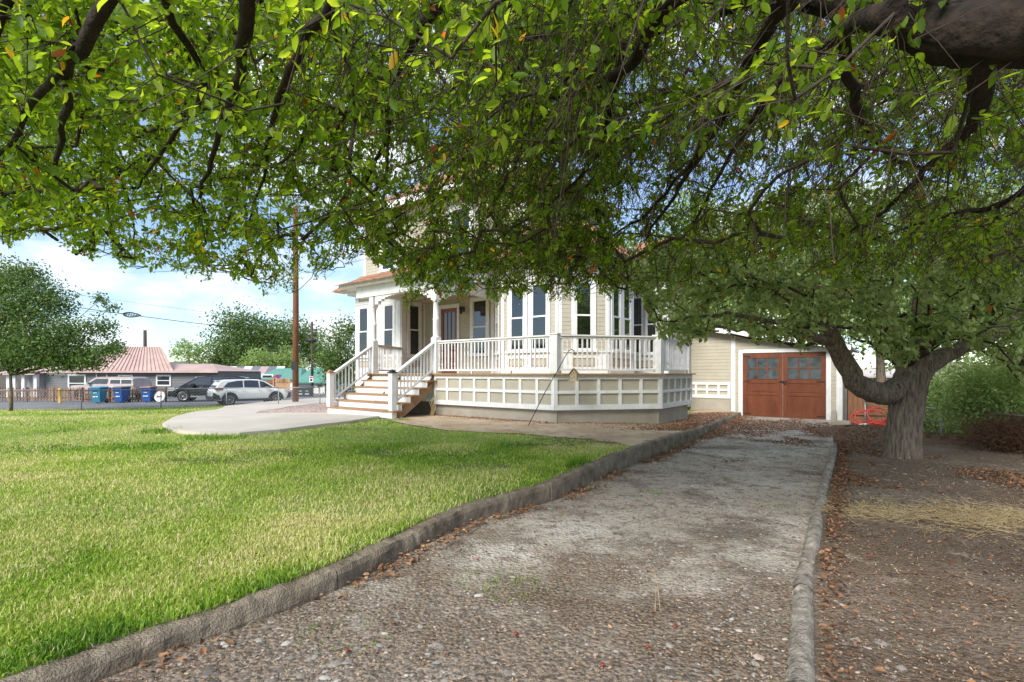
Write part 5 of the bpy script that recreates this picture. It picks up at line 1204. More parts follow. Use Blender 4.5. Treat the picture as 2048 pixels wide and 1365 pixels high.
# ---------------------------------------------------------------- foreground apple tree
hub = np.array([2.35, .95, 2.25])
tree = empty('apple_tree', (2.6, .55, -.15), 0, 'old apple tree whose leafy branches hang over the whole top of the view', 'tree')
toff = Matrix.Translation(-tree.location)
limb_px = [  # (px, py, depth, radius)
 [(2330, -250, 1.25, .15), (2150, 20, 1.55, .15), (1960, 70, 1.75, .135), (1790, 30, 2.1, .10), (1600, -10, 2.5, .075), (1420, 20, 3.0, .06), (1250, 92, 3.7, .045), (1114, 181, 4.3, .036), (1005, 246, 5.0, .028), (900, 300, 5.8, .02), (800, 330, 6.6, .012)],
 [(1600, -10, 2.5, .06), (1470, -60, 2.6, .055), (1330, 20, 2.9, .05), (1240, 150, 3.8, .038), (1080, 200, 4.6, .03), (960, 290, 5.5, .022), (860, 400, 6.4, .012)],
 [(1420, -130, 2.3, .06), (1100, -160, 2.5, .055), (905, -20, 2.9, .045), (817, 103, 3.4, .037), (790, 170, 3.9, .03), (765, 300, 4.8, .02), (700, 420, 5.6, .011)],
 [(1100, -160, 2.5, .05), (760, -120, 2.4, .045), (640, 30, 2.6, .03), (560, 200, 3.3, .022), (530, 330, 4.2, .014), (500, 440, 5., .009)],
 [(760, -150, 2.1, .045), (520, -80, 2.0, .04), (486, 30, 2.3, .033), (476, 150, 2.9, .028), (440, 270, 3.6, .021), (400, 400, 4.4, .012)],
 [(520, -80, 2.0, .035), (350, -60, 2.2, .026), (330, 10, 2.5, .02), (405, 175, 3.2, .019), (328, 300, 4.0, .015), (270, 380, 4.7, .01)],
 [(520, -140, 1.8, .03), (250, -20, 1.9, .028), (150, 95, 2.3, .03), (128, 230, 3.0, .021), (106, 355, 3.7, .012)],
 [(250, -60, 2.0, .028), (30, -20, 2.2, .024), (-30, 200, 2.6, .02), (-60, 330, 3.2, .014), (-80, 420, 4, .01)],
 [(150, 95, 2.3, .02), (60, 200, 2.6, .018), (20, 290, 2.9, .013), (-40, 340, 3.2, .008)],
 [(1790, 30, 2.1, .06), (1690, 60, 2.6, .036), (1704, 188, 3.3, .03), (1734, 256, 3.9, .027), (1792, 318, 4.5, .022), (1880, 345, 5.2, .014)],
 [(1600, -10, 2.5, .05), (1510, 90, 3.0, .035), (1461, 205, 3.8, .028), (1348, 393, 5.0, .018), (1290, 480, 5.9, .010)],
 [(1690, 60, 2.6, .04), (1560, 170, 3.4, .026), (1480, 280, 4.2, .02), (1420, 380, 5., .015), (1380, 470, 5.8, .010)],
 [(2330, -150, 1.3, .12), (2250, 180, 2.4, .07), (2040, 390, 3.6, .028), (1895, 430, 4.5, .020), (1740, 480, 5.6, .012)],
 [(1960, 60, 1.8, .07), (1950, 240, 2.6, .03), (1860, 330, 3.4, .022), (1760, 430, 4.4, .016), (1680, 480, 5.4, .010)],
 [(1250, 92, 3.7, .03), (1180, 330, 4.8, .02), (1080, 420, 5.8, .015), (960, 500, 6.8, .009)],
 [(1114, 181, 4.3, .03), (1000, 380, 5.4, .018), (985, 440, 6.2, .012), (1060, 520, 7.0, .008)],
 [(1461, 205, 3.8, .024), (1300, 420, 5.4, .015), (1180, 500, 6.6, .01), (1120, 560, 7.4, .007)],
]
skel = [(hub, -1)]; limb_objs = []; nodes = [hub]
for L in limb_px:
    kq_ = lambda Y: Y*(1. if L[0][3] > .1 or L is limb_px[13] else .78 if Y > 2.2 else 1-.22*max(0, (Y-1.5)/.7))
    pts = [np.array(Q(px, py, kq_(Y))) for px, py, Y, r in L]; rs = [r*kq_(Y)/Y for px, py, Y, r in L]
    # smooth resample
    P2 = []; R2 = []
    for i in range(len(pts)-1):
        p0 = pts[max(0, i-1)]; p1 = pts[i]; p2 = pts[i+1]; p3 = pts[min(len(pts)-1, i+2)]; kk = max(2, int(np.linalg.norm(p2-p1)/.13))
        for q in range(kk):
            t = q/kk; P2.append(.5*((2*p1)+(-p0+p2)*t+(2*p0-5*p1+4*p2-p3)*t*t+(-p0+3*p1-3*p2+p3)*t**3)); R2.append(rs[i]+(rs[i+1]-rs[i])*t)
    P2.append(pts[-1]); R2.append(rs[-1]); P2 = [p+R.randn(3)*.008 for p in P2]
    if L[0][3] > .1:      # the big knobby limb
        for q in range(len(R2)): R2[q] *= .80+.10*math.sin(q*1.3)+.08*R.randn()*.6
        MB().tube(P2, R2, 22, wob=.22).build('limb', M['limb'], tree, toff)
        for q in range(3, len(P2)-4, 2):
            if R2[q] < .05: continue
            for _ in range(2):
                dd_ = Vector(norm(np.array([R.uniform(-1, .4), R.uniform(-1, -.2), R.uniform(-1, .2)]))); c0 = Vector(P2[q])+dd_*R2[q]*.92; kr = R2[q]*R.uniform(.18, .36)
                MB().lathe([(kr*1.5, -kr*.5), (kr*1.15, kr*.12), (kr*.85, kr*.22), (kr*.5, kr*.05), (0, -kr*.15)], 10, X=Matrix.Translation(c0-tree.location) @ dd_.to_track_quat('Z', 'Y').to_matrix().to_4x4()).build('knot', M['limb'], tree)
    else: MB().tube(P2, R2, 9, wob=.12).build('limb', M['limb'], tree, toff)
    j = len(skel); A = np.array([s[0] for s in skel]); par0 = int(np.argmin(np.linalg.norm(A-P2[0], axis=1)))
    for i, p in enumerate(P2): skel.append((p, par0 if i == 0 else j+i-1))
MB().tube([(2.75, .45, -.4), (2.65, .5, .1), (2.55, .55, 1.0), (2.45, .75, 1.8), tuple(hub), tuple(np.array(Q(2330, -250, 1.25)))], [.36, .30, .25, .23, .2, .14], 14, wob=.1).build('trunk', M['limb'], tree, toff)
PX = [-300, 0, 35, 70, 110, 160, 210, 270, 340, 400, 450, 520, 570, 620, 680, 720, 770, 815, 860, 900, 950, 1000, 1040, 1080, 1120, 1180, 1250, 1300, 1360, 1420, 1500, 1600, 1700, 1800, 1900, 2000, 2400]
PY = [470, 490, 510, 470, 490, 530, 515, 555, 545, 575, 560, 590, 610, 570, 548, 525, 545, 640, 600, 615, 600, 620, 605, 600, 625, 590, 605, 615, 590, 560, 545, 560, 590, 560, 580, 590, 620]
def keep1(p, mode):
    px, py = px_of(p); lim = np.interp(px, PX, PY)+14*np.sin(px*.11)+9*np.sin(px*.31+1)-(18 if mode == 0 else 0)
    return (p[:, 1] > .95) & ((py < lim) | (p[:, 1] < .3)) & (np.linalg.norm(p-np.array([0, 0, H]), axis=1) > 1.15)
def sample1(n):
    out = []
    while len(out) < n:
        px = R.uniform(-330, 2380); lim = np.interp(px, PX, PY); py = R.uniform(-150, lim-4); e = max(.06, (HOR-py)/F)
        z = R.uniform(1.4, 3.7)
        if px < 950 and R.rand() < .32: continue
        if px > 1150 and R.rand() < .5*ss((px-1150)/250): continue
        if px > 1250 and py > 330 and R.rand() < .35: continue
        if py > lim-150: z = R.uniform(.9, 2.0)
        if R.rand() < .05: z = R.uniform(.85, 1.3)
        Y = z/e
        if Y > (9.2 if px < 1250 else 6.4) or Y < 1.35: continue
        if R.rand() > min(1, (Y/5.8)**1.75): continue
        if px < 700 and py > 380 and R.rand() < .35: continue
        # thin spots
        if math.sin(px*.013+1)+math.sin(py*.021+px*.006) < -1.9: continue
        out.append(Q(px, py, Y))
    return np.array(out)
tips = sample1(10200)
Pn, par, cnt, ends = grow(skel, tips, hub)
i = np.arange(len(skel), len(Pn)); a = Pn[par[i]]; b = Pn[i]; rb_ = np.minimum(.0145, .0019*np.maximum(1, cnt[i])**.40); ra_ = np.minimum(.0155, np.minimum(.0019*np.maximum(1, cnt[np.maximum(par[i], 0)])**.40, rb_*1.35))
kk = keep1(b, 1)
cp_ = .0016+.0030*np.maximum(.6, b[:, 1]); ra_ = np.minimum(ra_, cp_); rb_ = np.minimum(rb_, cp_)
tag(link('branches', sticks_mesh('branches', a[kk], b[kk], ra_[kk], rb_[kk], M['twig'], 5), tree, toff), kind='stuff')
nl = foliage(tree, M['leaf'], ends, Pn, par, 4, (.06, .20), (.032, .064), keep1, M['twig'], big=290, cluster=5)
# bare water shoots, denser to the right
n = 11500; idx = R.randint(len(skel)//3, len(Pn), n*3); px, py = px_of(Pn[idx]); ok = (px > 450+R.rand(len(px))*800) & (Pn[idx][:, 1] < 7); idx = idx[ok][:n]
p = Pn[idx]; d = norm(R.randn(len(idx), 3)*.55+np.array([-.25, .15, -.55])); L = R.uniform(.2, .75, len(idx)); A_ = []; B_ = []
for s in range(3):
    q = p+d*(L/3)[:, None]; A_.append(p); B_.append(q); p = q; d = norm(d+R.randn(len(d), 3)*.16+np.array([0, 0, -.12]))
A_ = np.concatenate(A_); B_ = np.concatenate(B_); ok = keep1(B_, 0) & keep1(A_, 0)
tag(link('bare_shoots', sticks_mesh('bare_shoots', A_[ok], B_[ok], np.full(ok.sum(), .0024), np.full(ok.sum(), .0019), M['twig'], 3), tree, toff), kind='stuff')
# curled dead leaves caught in the branches
n = 260; idx = R.randint(len(skel), len(Pn), n); p = Pn[idx]; p = p[keep1(p, 0)]
tag(link('dead_leaves', leaves_mesh('dead_leaves', p, R.randn(len(p), 3)+np.array([0, 0, -1.2]), R.uniform(.05, .09, len(p)), M['leaf'], True, .45, np.full(len(p), 1.)), tree, toff), kind='stuff')
print('canopy leaves', nl)
# ---------------------------------------------------------------- second apple tree
tb2 = P(1800, 916, right_z); hub2 = np.array([tb2.x+.1, tb2.y, 1.25])
tree2 = empty('apple_tree', tb2, 0, 'apple tree with thick grey furrowed trunk standing in leaf litter beside the garage drive', 'tree'); toff2 = Matrix.Translation(-tree2.location)
Yt = tb2.y
def T2(px, py, dY=0.): return tuple(Q(px, py, Yt+dY))
# furrowed trunk: ridged surface
tr = [(1806, 935, .29), (1806, 905, .275), (1808, 870, .262), (1813, 820, .262), (1818, 780, .265), (1826, 750, .275), (1832, 725, .25), (1840, 700, .18)]
vs = []; NS = 144; C = [T2(px, py) for px, py, r in tr]; hh = np.linspace(0, 1, 80); ks = np.linspace(0, 1, len(tr))
cx = np.interp(hh, ks, [c[0] for c in C]); cz = np.interp(hh, ks, [c[2] for c in C]); rr_ = np.interp(hh, ks, [t[2] for t in tr])*.93
for j in range(80):
    for k in range(NS):
        an = 2*math.pi*k/NS; u_ = k/NS*26+.9*math.sin(j*.11+k*.07); v_ = j*.16
        fur = .085*(abs(float(vnoise(np.array([u_]), np.array([v_]), 1., 5)[0])-.5)*2-.4)+.05*(abs(float(vnoise(np.array([u_*2.1+9]), np.array([v_*2.2]), 1., 6)[0])-.5)*2-.4)+.03*math.sin(an*3+j*.03)
        if j < 10: fur += .05*max(0, math.sin(an*5+1))*(10-j)/10
        r = rr_[j]*(1+fur); vs.append((cx[j]+r*math.cos(an), Yt+r*math.sin(an), cz[j]))
fs = [(j*NS+k, j*NS+(k+1) % NS, (j+1)*NS+(k+1) % NS, (j+1)*NS+k) for j in range(79) for k in range(NS)]
link('trunk', (lambda mb: mb.mesh('trunk', M['bark']))(MB().add(vs, fs, smooth=True)), tree2, toff2)
limb2 = [
 [(1822, 765, 0, .20), (1770, 790, -.05, .185), (1722, 770, -.15, .165), (1695, 735, -.2, .15), (1672, 690, -.3, .135), (1640, 640, -.4, .11), (1590, 600, -.5, .09), (1520, 560, -.6, .07), (1440, 540, -.4, .05), (1360, 560, .1, .03)],
 [(1830, 740, 0, .24), (1870, 720, 0, .15), (1925, 695, 0, .115), (1985, 670, -.1, .10), (2040, 620, -.1, .08), (2110, 560, 0, .06), (2180, 520, 0, .04)],
 [(1822, 740, 0, .2), (1800, 700, .1, .15), (1780, 650, .3, .12), (1770, 600, .5, .10), (1740, 540, .8, .08), (1700, 470, 1.2, .06), (1650, 400, 1.5, .04)],
 [(1832, 720, 0, .2), (1850, 660, .1, .14), (1840, 600, .3, .12), (1870, 520, .5, .09), (1900, 430, .8, .06), (1920, 350, 1, .04)],
 [(1770, 600, .5, .08), (1690, 590, .7, .07), (1600, 560, 1.1, .06), (1500, 500, 1.5, .04), (1420, 450, 1.8, .03)],
 [(1672, 690, -.3, .08), (1600, 660, -.8, .05), (1530, 640, -1.1, .035), (1440, 630, -1.3, .025), (1360, 640, -1.3, .015)],
 [(1870, 520, .5, .06), (1960, 480, .3, .05), (2040, 440, .2, .04), (2120, 400, .2, .03)],
]
skel2 = [(hub2, -1)]
for L in limb2:
    pts = [np.array(T2(px, py, dY)) for px, py, dY, r in L]; rs = [r for *_, r in L]; P2 = []; R2 = []
    for i in range(len(pts)-1):
        p0 = pts[max(0, i-1)]; p1 = pts[i]; p2 = pts[i+1]; p3 = pts[min(len(pts)-1, i+2)]; kq = max(2, int(np.linalg.norm(p2-p1)/.12))
        for q in range(kq):
            t = q/kq; P2.append(.5*((2*p1)+(-p0+p2)*t+(2*p0-5*p1+4*p2-p3)*t*t+(-p0+3*p1-3*p2+p3)*t**3)); R2.append(rs[i]+(rs[i+1]-rs[i])*t)
    P2.append(pts[-1]); R2.append(rs[-1]); P2 = [p+R.randn(3)*.012 for p in P2]
    MB().tube(P2, R2, 12, wob=.14).build('limb', M['bark'], tree2, toff2)
    j = len(skel2); A = np.array([s[0] for s in skel2]); par0 = int(np.argmin(np.linalg.norm(A-P2[0], axis=1)))
    for i, p in enumerate(P2): skel2.append((p, par0 if i == 0 else j+i-1))
PX2 = [1240, 1290, 1330, 1380, 1430, 1480, 1530, 1570, 1600, 1640, 1680, 1720, 1780, 1830, 1880, 1940, 2000, 2060, 2400]
PY2 = [560, 640, 690, 700, 665, 675, 695, 700, 705, 708, 665, 680, 740, 735, 700, 690, 745, 785, 800]
def keep2(p, mode):
    px, py = px_of(p); lim = np.interp(px, PX2, PY2)+10*np.sin(px*.13)+6*np.sin(px*.37)-(8 if mode == 0 else 0)
    return (py < lim) & (px > 1215+20*np.sin(py*.07)) & ((py < 590) | (px > 1285))
out = []
while len(out) < 1500:
    px = R.uniform(1260, 2330); lim = np.interp(px, PX2, PY2); top = np.interp(px, [1260, 1400, 1600, 1900, 2300], [520, 430, 370, 360, 360])
    py = R.uniform(top, lim-3); dY = R.uniform(-2.0, 2.6)
    if abs(px-1800) < 120 and py > 640: dY = R.uniform(-1.6, -.5) if R.rand() < .5 else R.uniform(.4, 2)
    if py > 600 and px < 1700 and R.rand() < .35: continue
    if px > 1850 and py > 660 and R.rand() < .3: continue
    out.append(Q(px, py, Yt+dY))
tips = np.array(out); Pn2, par2, cnt2, ends2 = grow(skel2, tips, hub2, step=.25)
i = np.arange(len(skel2), len(Pn2)); rb_ = .0034*np.maximum(1, cnt2[i])**.45
kk = keep2(Pn2[i], 1)
tag(link('branches', sticks_mesh('branches', Pn2[par2[i]][kk], Pn2[i][kk], rb_[kk]*1.2, rb_[kk], M['twig'], 5), tree2, toff2), kind='stuff')
print('tree2', foliage(tree2, M['leaf2'], ends2, Pn2, par2, 5, (.12, .38), (.065, .115), keep2, M['twig'], cluster=6, drp=.25, hi_d=0))
# ---------------------------------------------------------------- other trees and shrubs
def blob_tree(name, loc, label, blobs, n, size, m, trunk=None, cat='tree', group=None, flat=.3, shellbias=.6, limbs=True, tb=(.0, .93), bark='twig'):
    o = empty(name, loc, 0, label, cat, group); loc = Vector(loc)
    w = np.array([b[3]**2 for b in blobs]); w = w/w.sum(); pick = R.choice(len(blobs), n, p=w); B = np.array([b[:4] for b in blobs]); sq = np.array([b[4] if len(b) > 4 else .8 for b in blobs])
    d = norm(R.randn(n, 3)); r = R.rand(n)**shellbias
    lump = 1+.22*(vnoise(d[:, 0]*3+pick*5, d[:, 2]*3+d[:, 1]*2, 1.6, 12)-.5)*2+.15*np.abs(R.randn(n))*(R.rand(n) < .12)+.14*np.sin(d[:, 0]*7+pick)+.14*np.sin(d[:, 2]*9+d[:, 1]*6+pick*2)+.10*np.sin(d[:, 1]*15+d[:, 0]*11)
    c = B[pick, :3]; rr = B[pick, 3]*r*lump; pos = c+d*rr[:, None]*np.stack([np.ones(n), np.ones(n), sq[pick]], 1)
    ax = norm(d*.5+R.randn(n, 3)+np.array([0, 0, -.3])); tint = np.clip(.25+.45*R.rand(n)+.22*(r-.6), *tb); y = R.rand(n); tint = np.where(y > .99, 1, tint)
    tag(link('foliage', leaves_mesh('foliage', pos, ax, R.uniform(size*.6, size*1.3, n), m, None, .68, tint, flat=flat), o), kind='stuff')
    if trunk:
        h, r0 = trunk; MB().tube([(0, 0, -.3), (.04, 0, h*.4), (-.03, .02, h)], [r0*1.15, r0*.9, r0*.6], 10, wob=.1).build('trunk', M['bark'], o)
        if limbs:
            for b in blobs:
                e = Vector(b[:3]); s = Vector((0, 0, h*.85)); mid = s.lerp(e, .5)+Vector((0, 0, -.1*b[3]))
                MB().tube([s, mid, e], [r0*.5, r0*.3, r0*.12], 6).build('limb', M[bark], o)
    return o
def bl(px, py, Y, r, loc, sq=.8): q = Q(px, py, Y)-Vector(loc); return (q.x, q.y, q.z, r, sq)
l = at(21, 23.5, -.78)
blob_tree('plum_tree', l, 'broad green tree with some yellow leaves on a slim grey trunk, left edge of lawn',
  [bl(-40, 640, 23, 2.3, l), bl(40, 620, 23.5, 2.1, l, .9), bl(95, 680, 23.2, 1.7, l, .8), bl(165, 705, 23.4, 1.0, l, .7), bl(60, 700, 22.6, 1.8, l, .5), bl(0, 700, 23.5, 2.0, l, .5), bl(205, 655, 23.8, .8, l), bl(130, 720, 23, 1.1, l, .5), bl(30, 565, 24, 1.3, l), bl(225, 615, 24, .35, l), bl(200, 600, 24, .4, l), bl(232, 690, 24, .45, l), bl(95, 600, 24, 1.3, l), bl(140, 665, 23, .9, l), bl(215, 700, 23, .7, l, .5), bl(-20, 560, 24, 1.6, l), bl(60, 545, 24, .7, l), bl(180, 725, 23, .8, l, .5)], 40000, .12, M['leaf3'], (2.2, .075))
l = at(500, 92, -1)
blob_tree('cottonwood_tree', l, 'tallest rounded green tree behind the striped carport', [bl(475, 650, 92, 5, l), bl(500, 685, 92, 6.5, l), bl(455, 700, 91, 4.5, l), bl(530, 670, 92, 4.5, l), bl(490, 720, 90, 6, l, .6), bl(440, 725, 90, 3, l)], 15000, .42, M['leaf3'], (6, .5))
l = at(580, 105, -1)
blob_tree('cottonwood_tree', l, 'second broad green tree directly behind the tall brown pole', [bl(565, 680, 105, 5.5, l), bl(600, 672, 105, 5.5, l), bl(620, 700, 105, 5, l), bl(560, 715, 104, 5, l), bl(640, 712, 104, 4, l)], 11000, .45, M['leaf3'], (5, .5))
l = at(530, 72, -1)
blob_tree('bush_tree', l, 'short pale green tree in front of the big cottonwood', [bl(520, 722, 72, 2.4, l), bl(540, 728, 72, 2.0, l), bl(505, 733, 72, 1.6, l)], 3500, .3, M['leaf4'], (2, .2))
l = at(574, 74, -1)
blob_tree('bush_tree', l, 'small yellow green tree just left of the tall brown pole base', [bl(575, 718, 74, 2.0, l, 1.1), bl(585, 733, 74, 2.2, l), bl(563, 733, 74, 1.5, l)], 3500, .28, M['leaf4'], (2, .2))
l = at(378, 85, -1)
blob_tree('thin_tree', l, 'sparse thin crowned tree behind the grey house lower roof', [bl(365, 690, 85, 2.0, l, .6), bl(395, 700, 85, 2.6, l, .6), bl(378, 712, 85, 2.6, l, .7), bl(400, 722, 85, 2, l, .6), bl(350, 706, 85, 1.4, l, .5)], 1700, .34, M['leaf4'], (6, .16))
l = at(690, 26.5, -.5)
blob_tree('yard_tree', l, 'olive green tree touching the left bay of the cream house', [bl(700, 660, 26.5, 1.1, l), bl(680, 690, 26, 1.2, l), bl(665, 715, 26.2, 1.0, l), bl(695, 725, 26.5, 1.3, l), bl(660, 735, 26, .8, l), bl(690, 755, 26.5, 1.2, l)], 7500, .12, M['leaf3'], (1.5, .10))
# hills
hm = MB(); n = 60
hx = np.linspace(-700, 700, n); hz = 14+10*np.sin(hx*.008+1)+5*np.sin(hx*.023)+2*np.sin(hx*.06)
vs = [(x, 620, -2) for x in hx]+[(x, 760+.0*x, z) for x, z in zip(hx, hz)]+[(x, 900, -2) for x in hx]
hm.add(vs, [(r*n+i, r*n+i+1, (r+1)*n+i+1, (r+1)*n+i) for r in range(2) for i in range(n-1)], smooth=True)
tag(hm.build('hills', mat('hill_grass', (.12, .14, .08), .95, .2, .02, c2=(.22, .20, .11))), kind='structure')
# behind the garage and to the right
def back_tree(px, Y, h, rr, label, n, m='leaf4', size=.24, name='shade_tree'):
    l = at(px, Y, -.9); bs = []
    for k in range(9):
        a = 2*math.pi*k/7; t = k/8; bs.append((rr*.55*math.cos(a*2.2), rr*.5*math.sin(a*2.2), h*(.35+.5*t), rr*(.62-.25*t), .8))
    blob_tree(name, l, label, bs, n, size, M[m], (h*.35, .25))
back_tree(1230, 30, 12.5, 4.2, 'tall pale green tree rising behind the cream house wing', 11000, 'leaf4', .25)
back_tree(1480, 28, 13.0, 5.0, 'tall pale green tree right behind the garage roof', 15000, 'leaf4', .25)
back_tree(1760, 27, 12.0, 5.0, 'tall green tree behind the plank fence and forked trunk', 14000, 'leaf4', .24)
back_tree(2050, 24, 12.5, 5.0, 'large green tree beyond the right hand shrubs', 14000, 'leaf4', .22)
def shrub(name, l, label, bs, n, size, m, cat='shrub', **k):
    return blob_tree(name, l, label, bs, n, size, M[m], None, cat, **k)
l = at(1900, 12.6, -.45); shrub('vine_shrub', l, 'bright green vine covered shrub directly behind the end of the chain link rail', [(0, 0, .9, 1.0, 1), (.9, -.2, 1.2, 1.0, 1), (-.5, .4, .5, .7, 1), (.4, -.3, .3, .8, .8), (1.5, .3, .6, 1.1, 1)], 9000, .085, 'leaf4', shellbias=.4)
l = at(2030, 12.0, -.45); shrub('tall_shrub', l, 'taller mid green shrub at the right frame edge above the dry brown one', [(0, 0, 1.2, 1.2, 1), (.9, 0, .6, 1.2, 1), (-.5, .3, .5, .9, 1), (.3, .5, 2.0, .9, 1)], 9000, .085, 'leaf2', shellbias=.4, tb=(.2, .9))
l = at(1990, 10.1, -.40); shrub('leafy_shrub', l, 'bright leafy shrub spilling over the chain link fence just above the dry brown shrub', [(0, 0, .95, .55, .9), (.5, .1, .8, .6, 1), (-.25, .2, 1.35, .45, 1), (.55, .2, 1.5, .5, 1), (-.45, .3, .8, .4, 1)], 8500, .065, 'leaf4', shellbias=.4)
l = at(1865, 14.2, -.45); shrub('small_shrub', l, 'dark leafy bush squeezed between the apple trunk and the chain link rail', [(0, 0, .5, .75, 1), (.3, .2, 1.0, .6, 1)], 4500, .08, 'leaf3', shellbias=.4)
l = at(2010, 9.1, -.40)
o = empty('dry_shrub', l, 0, 'tangled dry brown shrub slumped over the chain link fence', 'shrub')
n = 3600; d = norm(R.randn(n, 3)*np.array([1, 1, .8])+np.array([0, 0, .25])); c = R.randn(n, 3)*np.array([.35, .3, .14])+np.array([.3, .1, .42]); e = c+d*R.uniform(.1, .32, (n, 1))
tag(link('stems', sticks_mesh('stems', c, e, np.full(n, .004), np.full(n, .002), mat('brown_stem', (.07, .035, .02), .9, .3, 9, c2=(.20, .10, .055)), 3), o), kind='stuff')
tag(link('foliage', leaves_mesh('foliage', e[:1800], d[:1800], R.uniform(.02, .05, 1800), M['litter'], False, .5, R.rand(1800)*.5), o), kind='stuff')
# ---------------------------------------------------------------- grass
def blades(name, x, y, z, h, tint, m, lean=.85, w=.0034):
    n = len(x); a = R.uniform(0, 2*math.pi, n); dx = np.cos(a); dy = np.sin(a); l1 = R.uniform(.1, 1, n)*lean; b = R.uniform(0, 2*math.pi, n); lx = np.cos(b)*l1; ly = np.sin(b)*l1
    w = w*R.uniform(.7, 1.4, n)*(1+np.maximum(0, y-4)*.20); p = np.stack([x, y, z], 1); o = np.stack([dx*w, dy*w, 0*w], 1)
    mid = p+np.stack([lx*h*.35, ly*h*.35, h*.6], 1); tip = p+np.stack([lx*h, ly*h, h*np.sqrt(np.maximum(.15, 1-l1**2))], 1)
    if n and y.min() > 8.2:
        v = np.stack([p-o, p+o, tip], 1); t = np.arange(3*n).reshape(-1, 3); return fast_mesh(name, v.reshape(-1, 3), t, m, np.repeat(tint, 3))
    v = np.stack([p-o, p+o, mid-o*.8, mid+o*.8, tip], 1); t = np.array([(0, 1, 3), (0, 3, 2), (2, 3, 4)])[None]+np.arange(n)[:, None, None]*5
    return fast_mesh(name, v.reshape(-1, 3), t.reshape(-1, 3), m, np.repeat(tint, 5))
def fbm(x, y, s, seed): return .55*vnoise(x, y, s, seed)+.3*vnoise(x, y, s*2.3, seed+1)+.15*vnoise(x, y, s*5, seed+2)
def lawn_pts(n, y0, y1, power=1.):
    y = y0+(y1-y0)*R.rand(n)**power; lo = -1.08*y-1.9; hi = kx(y)-.14; x = lo+(hi-lo)*R.rand(n)
    ok = x > lo
    for poly in (BED, PATHP, RBP): ok &= ~inside(x, y, poly)
    wx = (x-A0.x)*.8+(y-A0.y)*-.6; wy = (x-A0.x)*.6+(y-A0.y)*.8
    ok &= ~((wy > -.1) & (wx > -6.4))
    return x[ok], y[ok]
tot = 0
for (n, y0, y1, pw_, hh_) in ((98000, 1.5, 4.2, .75, .036), (86000, 4.2, 8.5, .8, .038), (62000, 8.5, 15, .9, .045), (42000, 15, 29, 1., .06)):
    x, y = lawn_pts(n, y0, y1, pw_)
    q = fbm(x, y, 1.1, 3); q2 = fbm(x, y, .42, 9); q3 = vnoise(x, y, 3.1, 20)
    edge = ss((kx(y)-x)/.9); lush = (1-edge)
    tint = .62+.9*(q-.5)+1.0*(q2-.5)+.17*R.randn(len(x))-.42*lush*q3
    pd_ = np.clip((fbm(x, y, .8, 31)-.42)*2.2, .05, .55); tint = np.where(R.rand(len(x)) < pd_, .85+.15*R.rand(len(x)), tint)
    hh = hh_*R.uniform(.55, 1.35, len(x))*(1+.7*lush*q3)
    z = lawn_z(x, y)+wob(x*2, y*2, .006)-.004; ed = y < 26.3+(x+28)/14*3
    me = blades('grass', x[ed], y[ed], z[ed], hh[ed], np.clip(tint[ed], 0, 1), M['grass']); tag(link('grass', me), kind='stuff'); tot += ed.sum()
# long tufts leaning over the kerb
ty = R.uniform(1.9, 7.8, 300); ty = np.repeat(ty, 16); tx = kx(ty)-.2-R.uniform(0, .10, len(ty)); ty = ty+R.randn(len(ty))*.05; kq = fbm(tx, ty, .9, 77) > .5; tx, ty = tx[kq], ty[kq]
tag(link('grass_tufts', blades('grass_tufts', tx, ty, lawn_z(tx, ty), R.uniform(.07, .17, len(tx)), R.uniform(.05, .5, len(tx)), M['grass'], .8, .0035)), kind='stuff')
# clipping windrows left by the mower: low mats of grey green cut grass
cx_, cy_ = [], []
for k in range(26):
    y0 = R.uniform(5.5, 17); x0 = R.uniform(-.95*y0, float(kx(y0))-1.0); L = R.uniform(.3, 1.4); n = int(L*150)
    cx_.append(x0+R.rand(n)*L); cy_.append(y0+R.randn(n)*.06+.08*np.sin(np.linspace(0, 6, n)))
x = np.concatenate(cx_); y = np.concatenate(cy_); ok = ~inside(x, y, PATHP) & ~inside(x, y, BED) & (x < kx(y)-.3); x, y = x[ok], y[ok]; n = len(x)
a = np.stack([x, y, lawn_z(x, y)+R.uniform(.02, .055, n)], 1); d = norm(R.randn(n, 3)*np.array([1, 1, .25]))
tag(link('grass_clippings', sticks_mesh('grass_clippings', a, a+d*R.uniform(.03, .07, (n, 1)), np.full(n, .003), np.full(n, .002), mat('cut_grass', (.10, .11, .05), .9, .2, 3, c2=(.24, .24, .13)), 3)), kind='stuff')
# weeds in drive and dirt
def patch(name, px, py, r, n, h, t0, t1, fz, m='grass', lean=.8, w=.003):
    c = P(px, py, fz); a = R.rand(n)*2*math.pi; q = np.sqrt(R.rand(n))*r; x = c.x+np.cos(a)*q; y = c.y+np.sin(a)*q
    return tag(link(name, blades(name, x, y, fz(x, y), R.uniform(.4, 1, n)*h, R.uniform(t0, t1, n), M[m], lean, w)), kind='stuff')
for a in ((990, 1160, .3, 110, .03, .1, .4), (1030, 1180, .2, 90, .03, .3, .6), (700, 1265, .25, 90, .025, .05, .3), (1210, 970, .12, 40, .02, .1, .5), (1310, 985, .12, 40, .03, .1, .4), (1550, 1010, .2, 50, .02, .2, .6), ): patch('weeds', *a, drive_z)
for a in ((1720, 1005, .4, 90, .05, .5, 1), (1800, 1020, .35, 70, .05, .4, .95), (1985, 1040, .4, 80, .07, .8, 1)): patch('dry_weeds', *a, right_z, 'grass', .9, .0018)
q0 = P(1990, 1040, right_z); n = 2600; a = R.randn(n, 2)*np.array([.42, .26]); a = np.concatenate([a, R.randn(700, 2)*np.array([.22, .15])+np.array([-.95, .15])]); n = len(a)
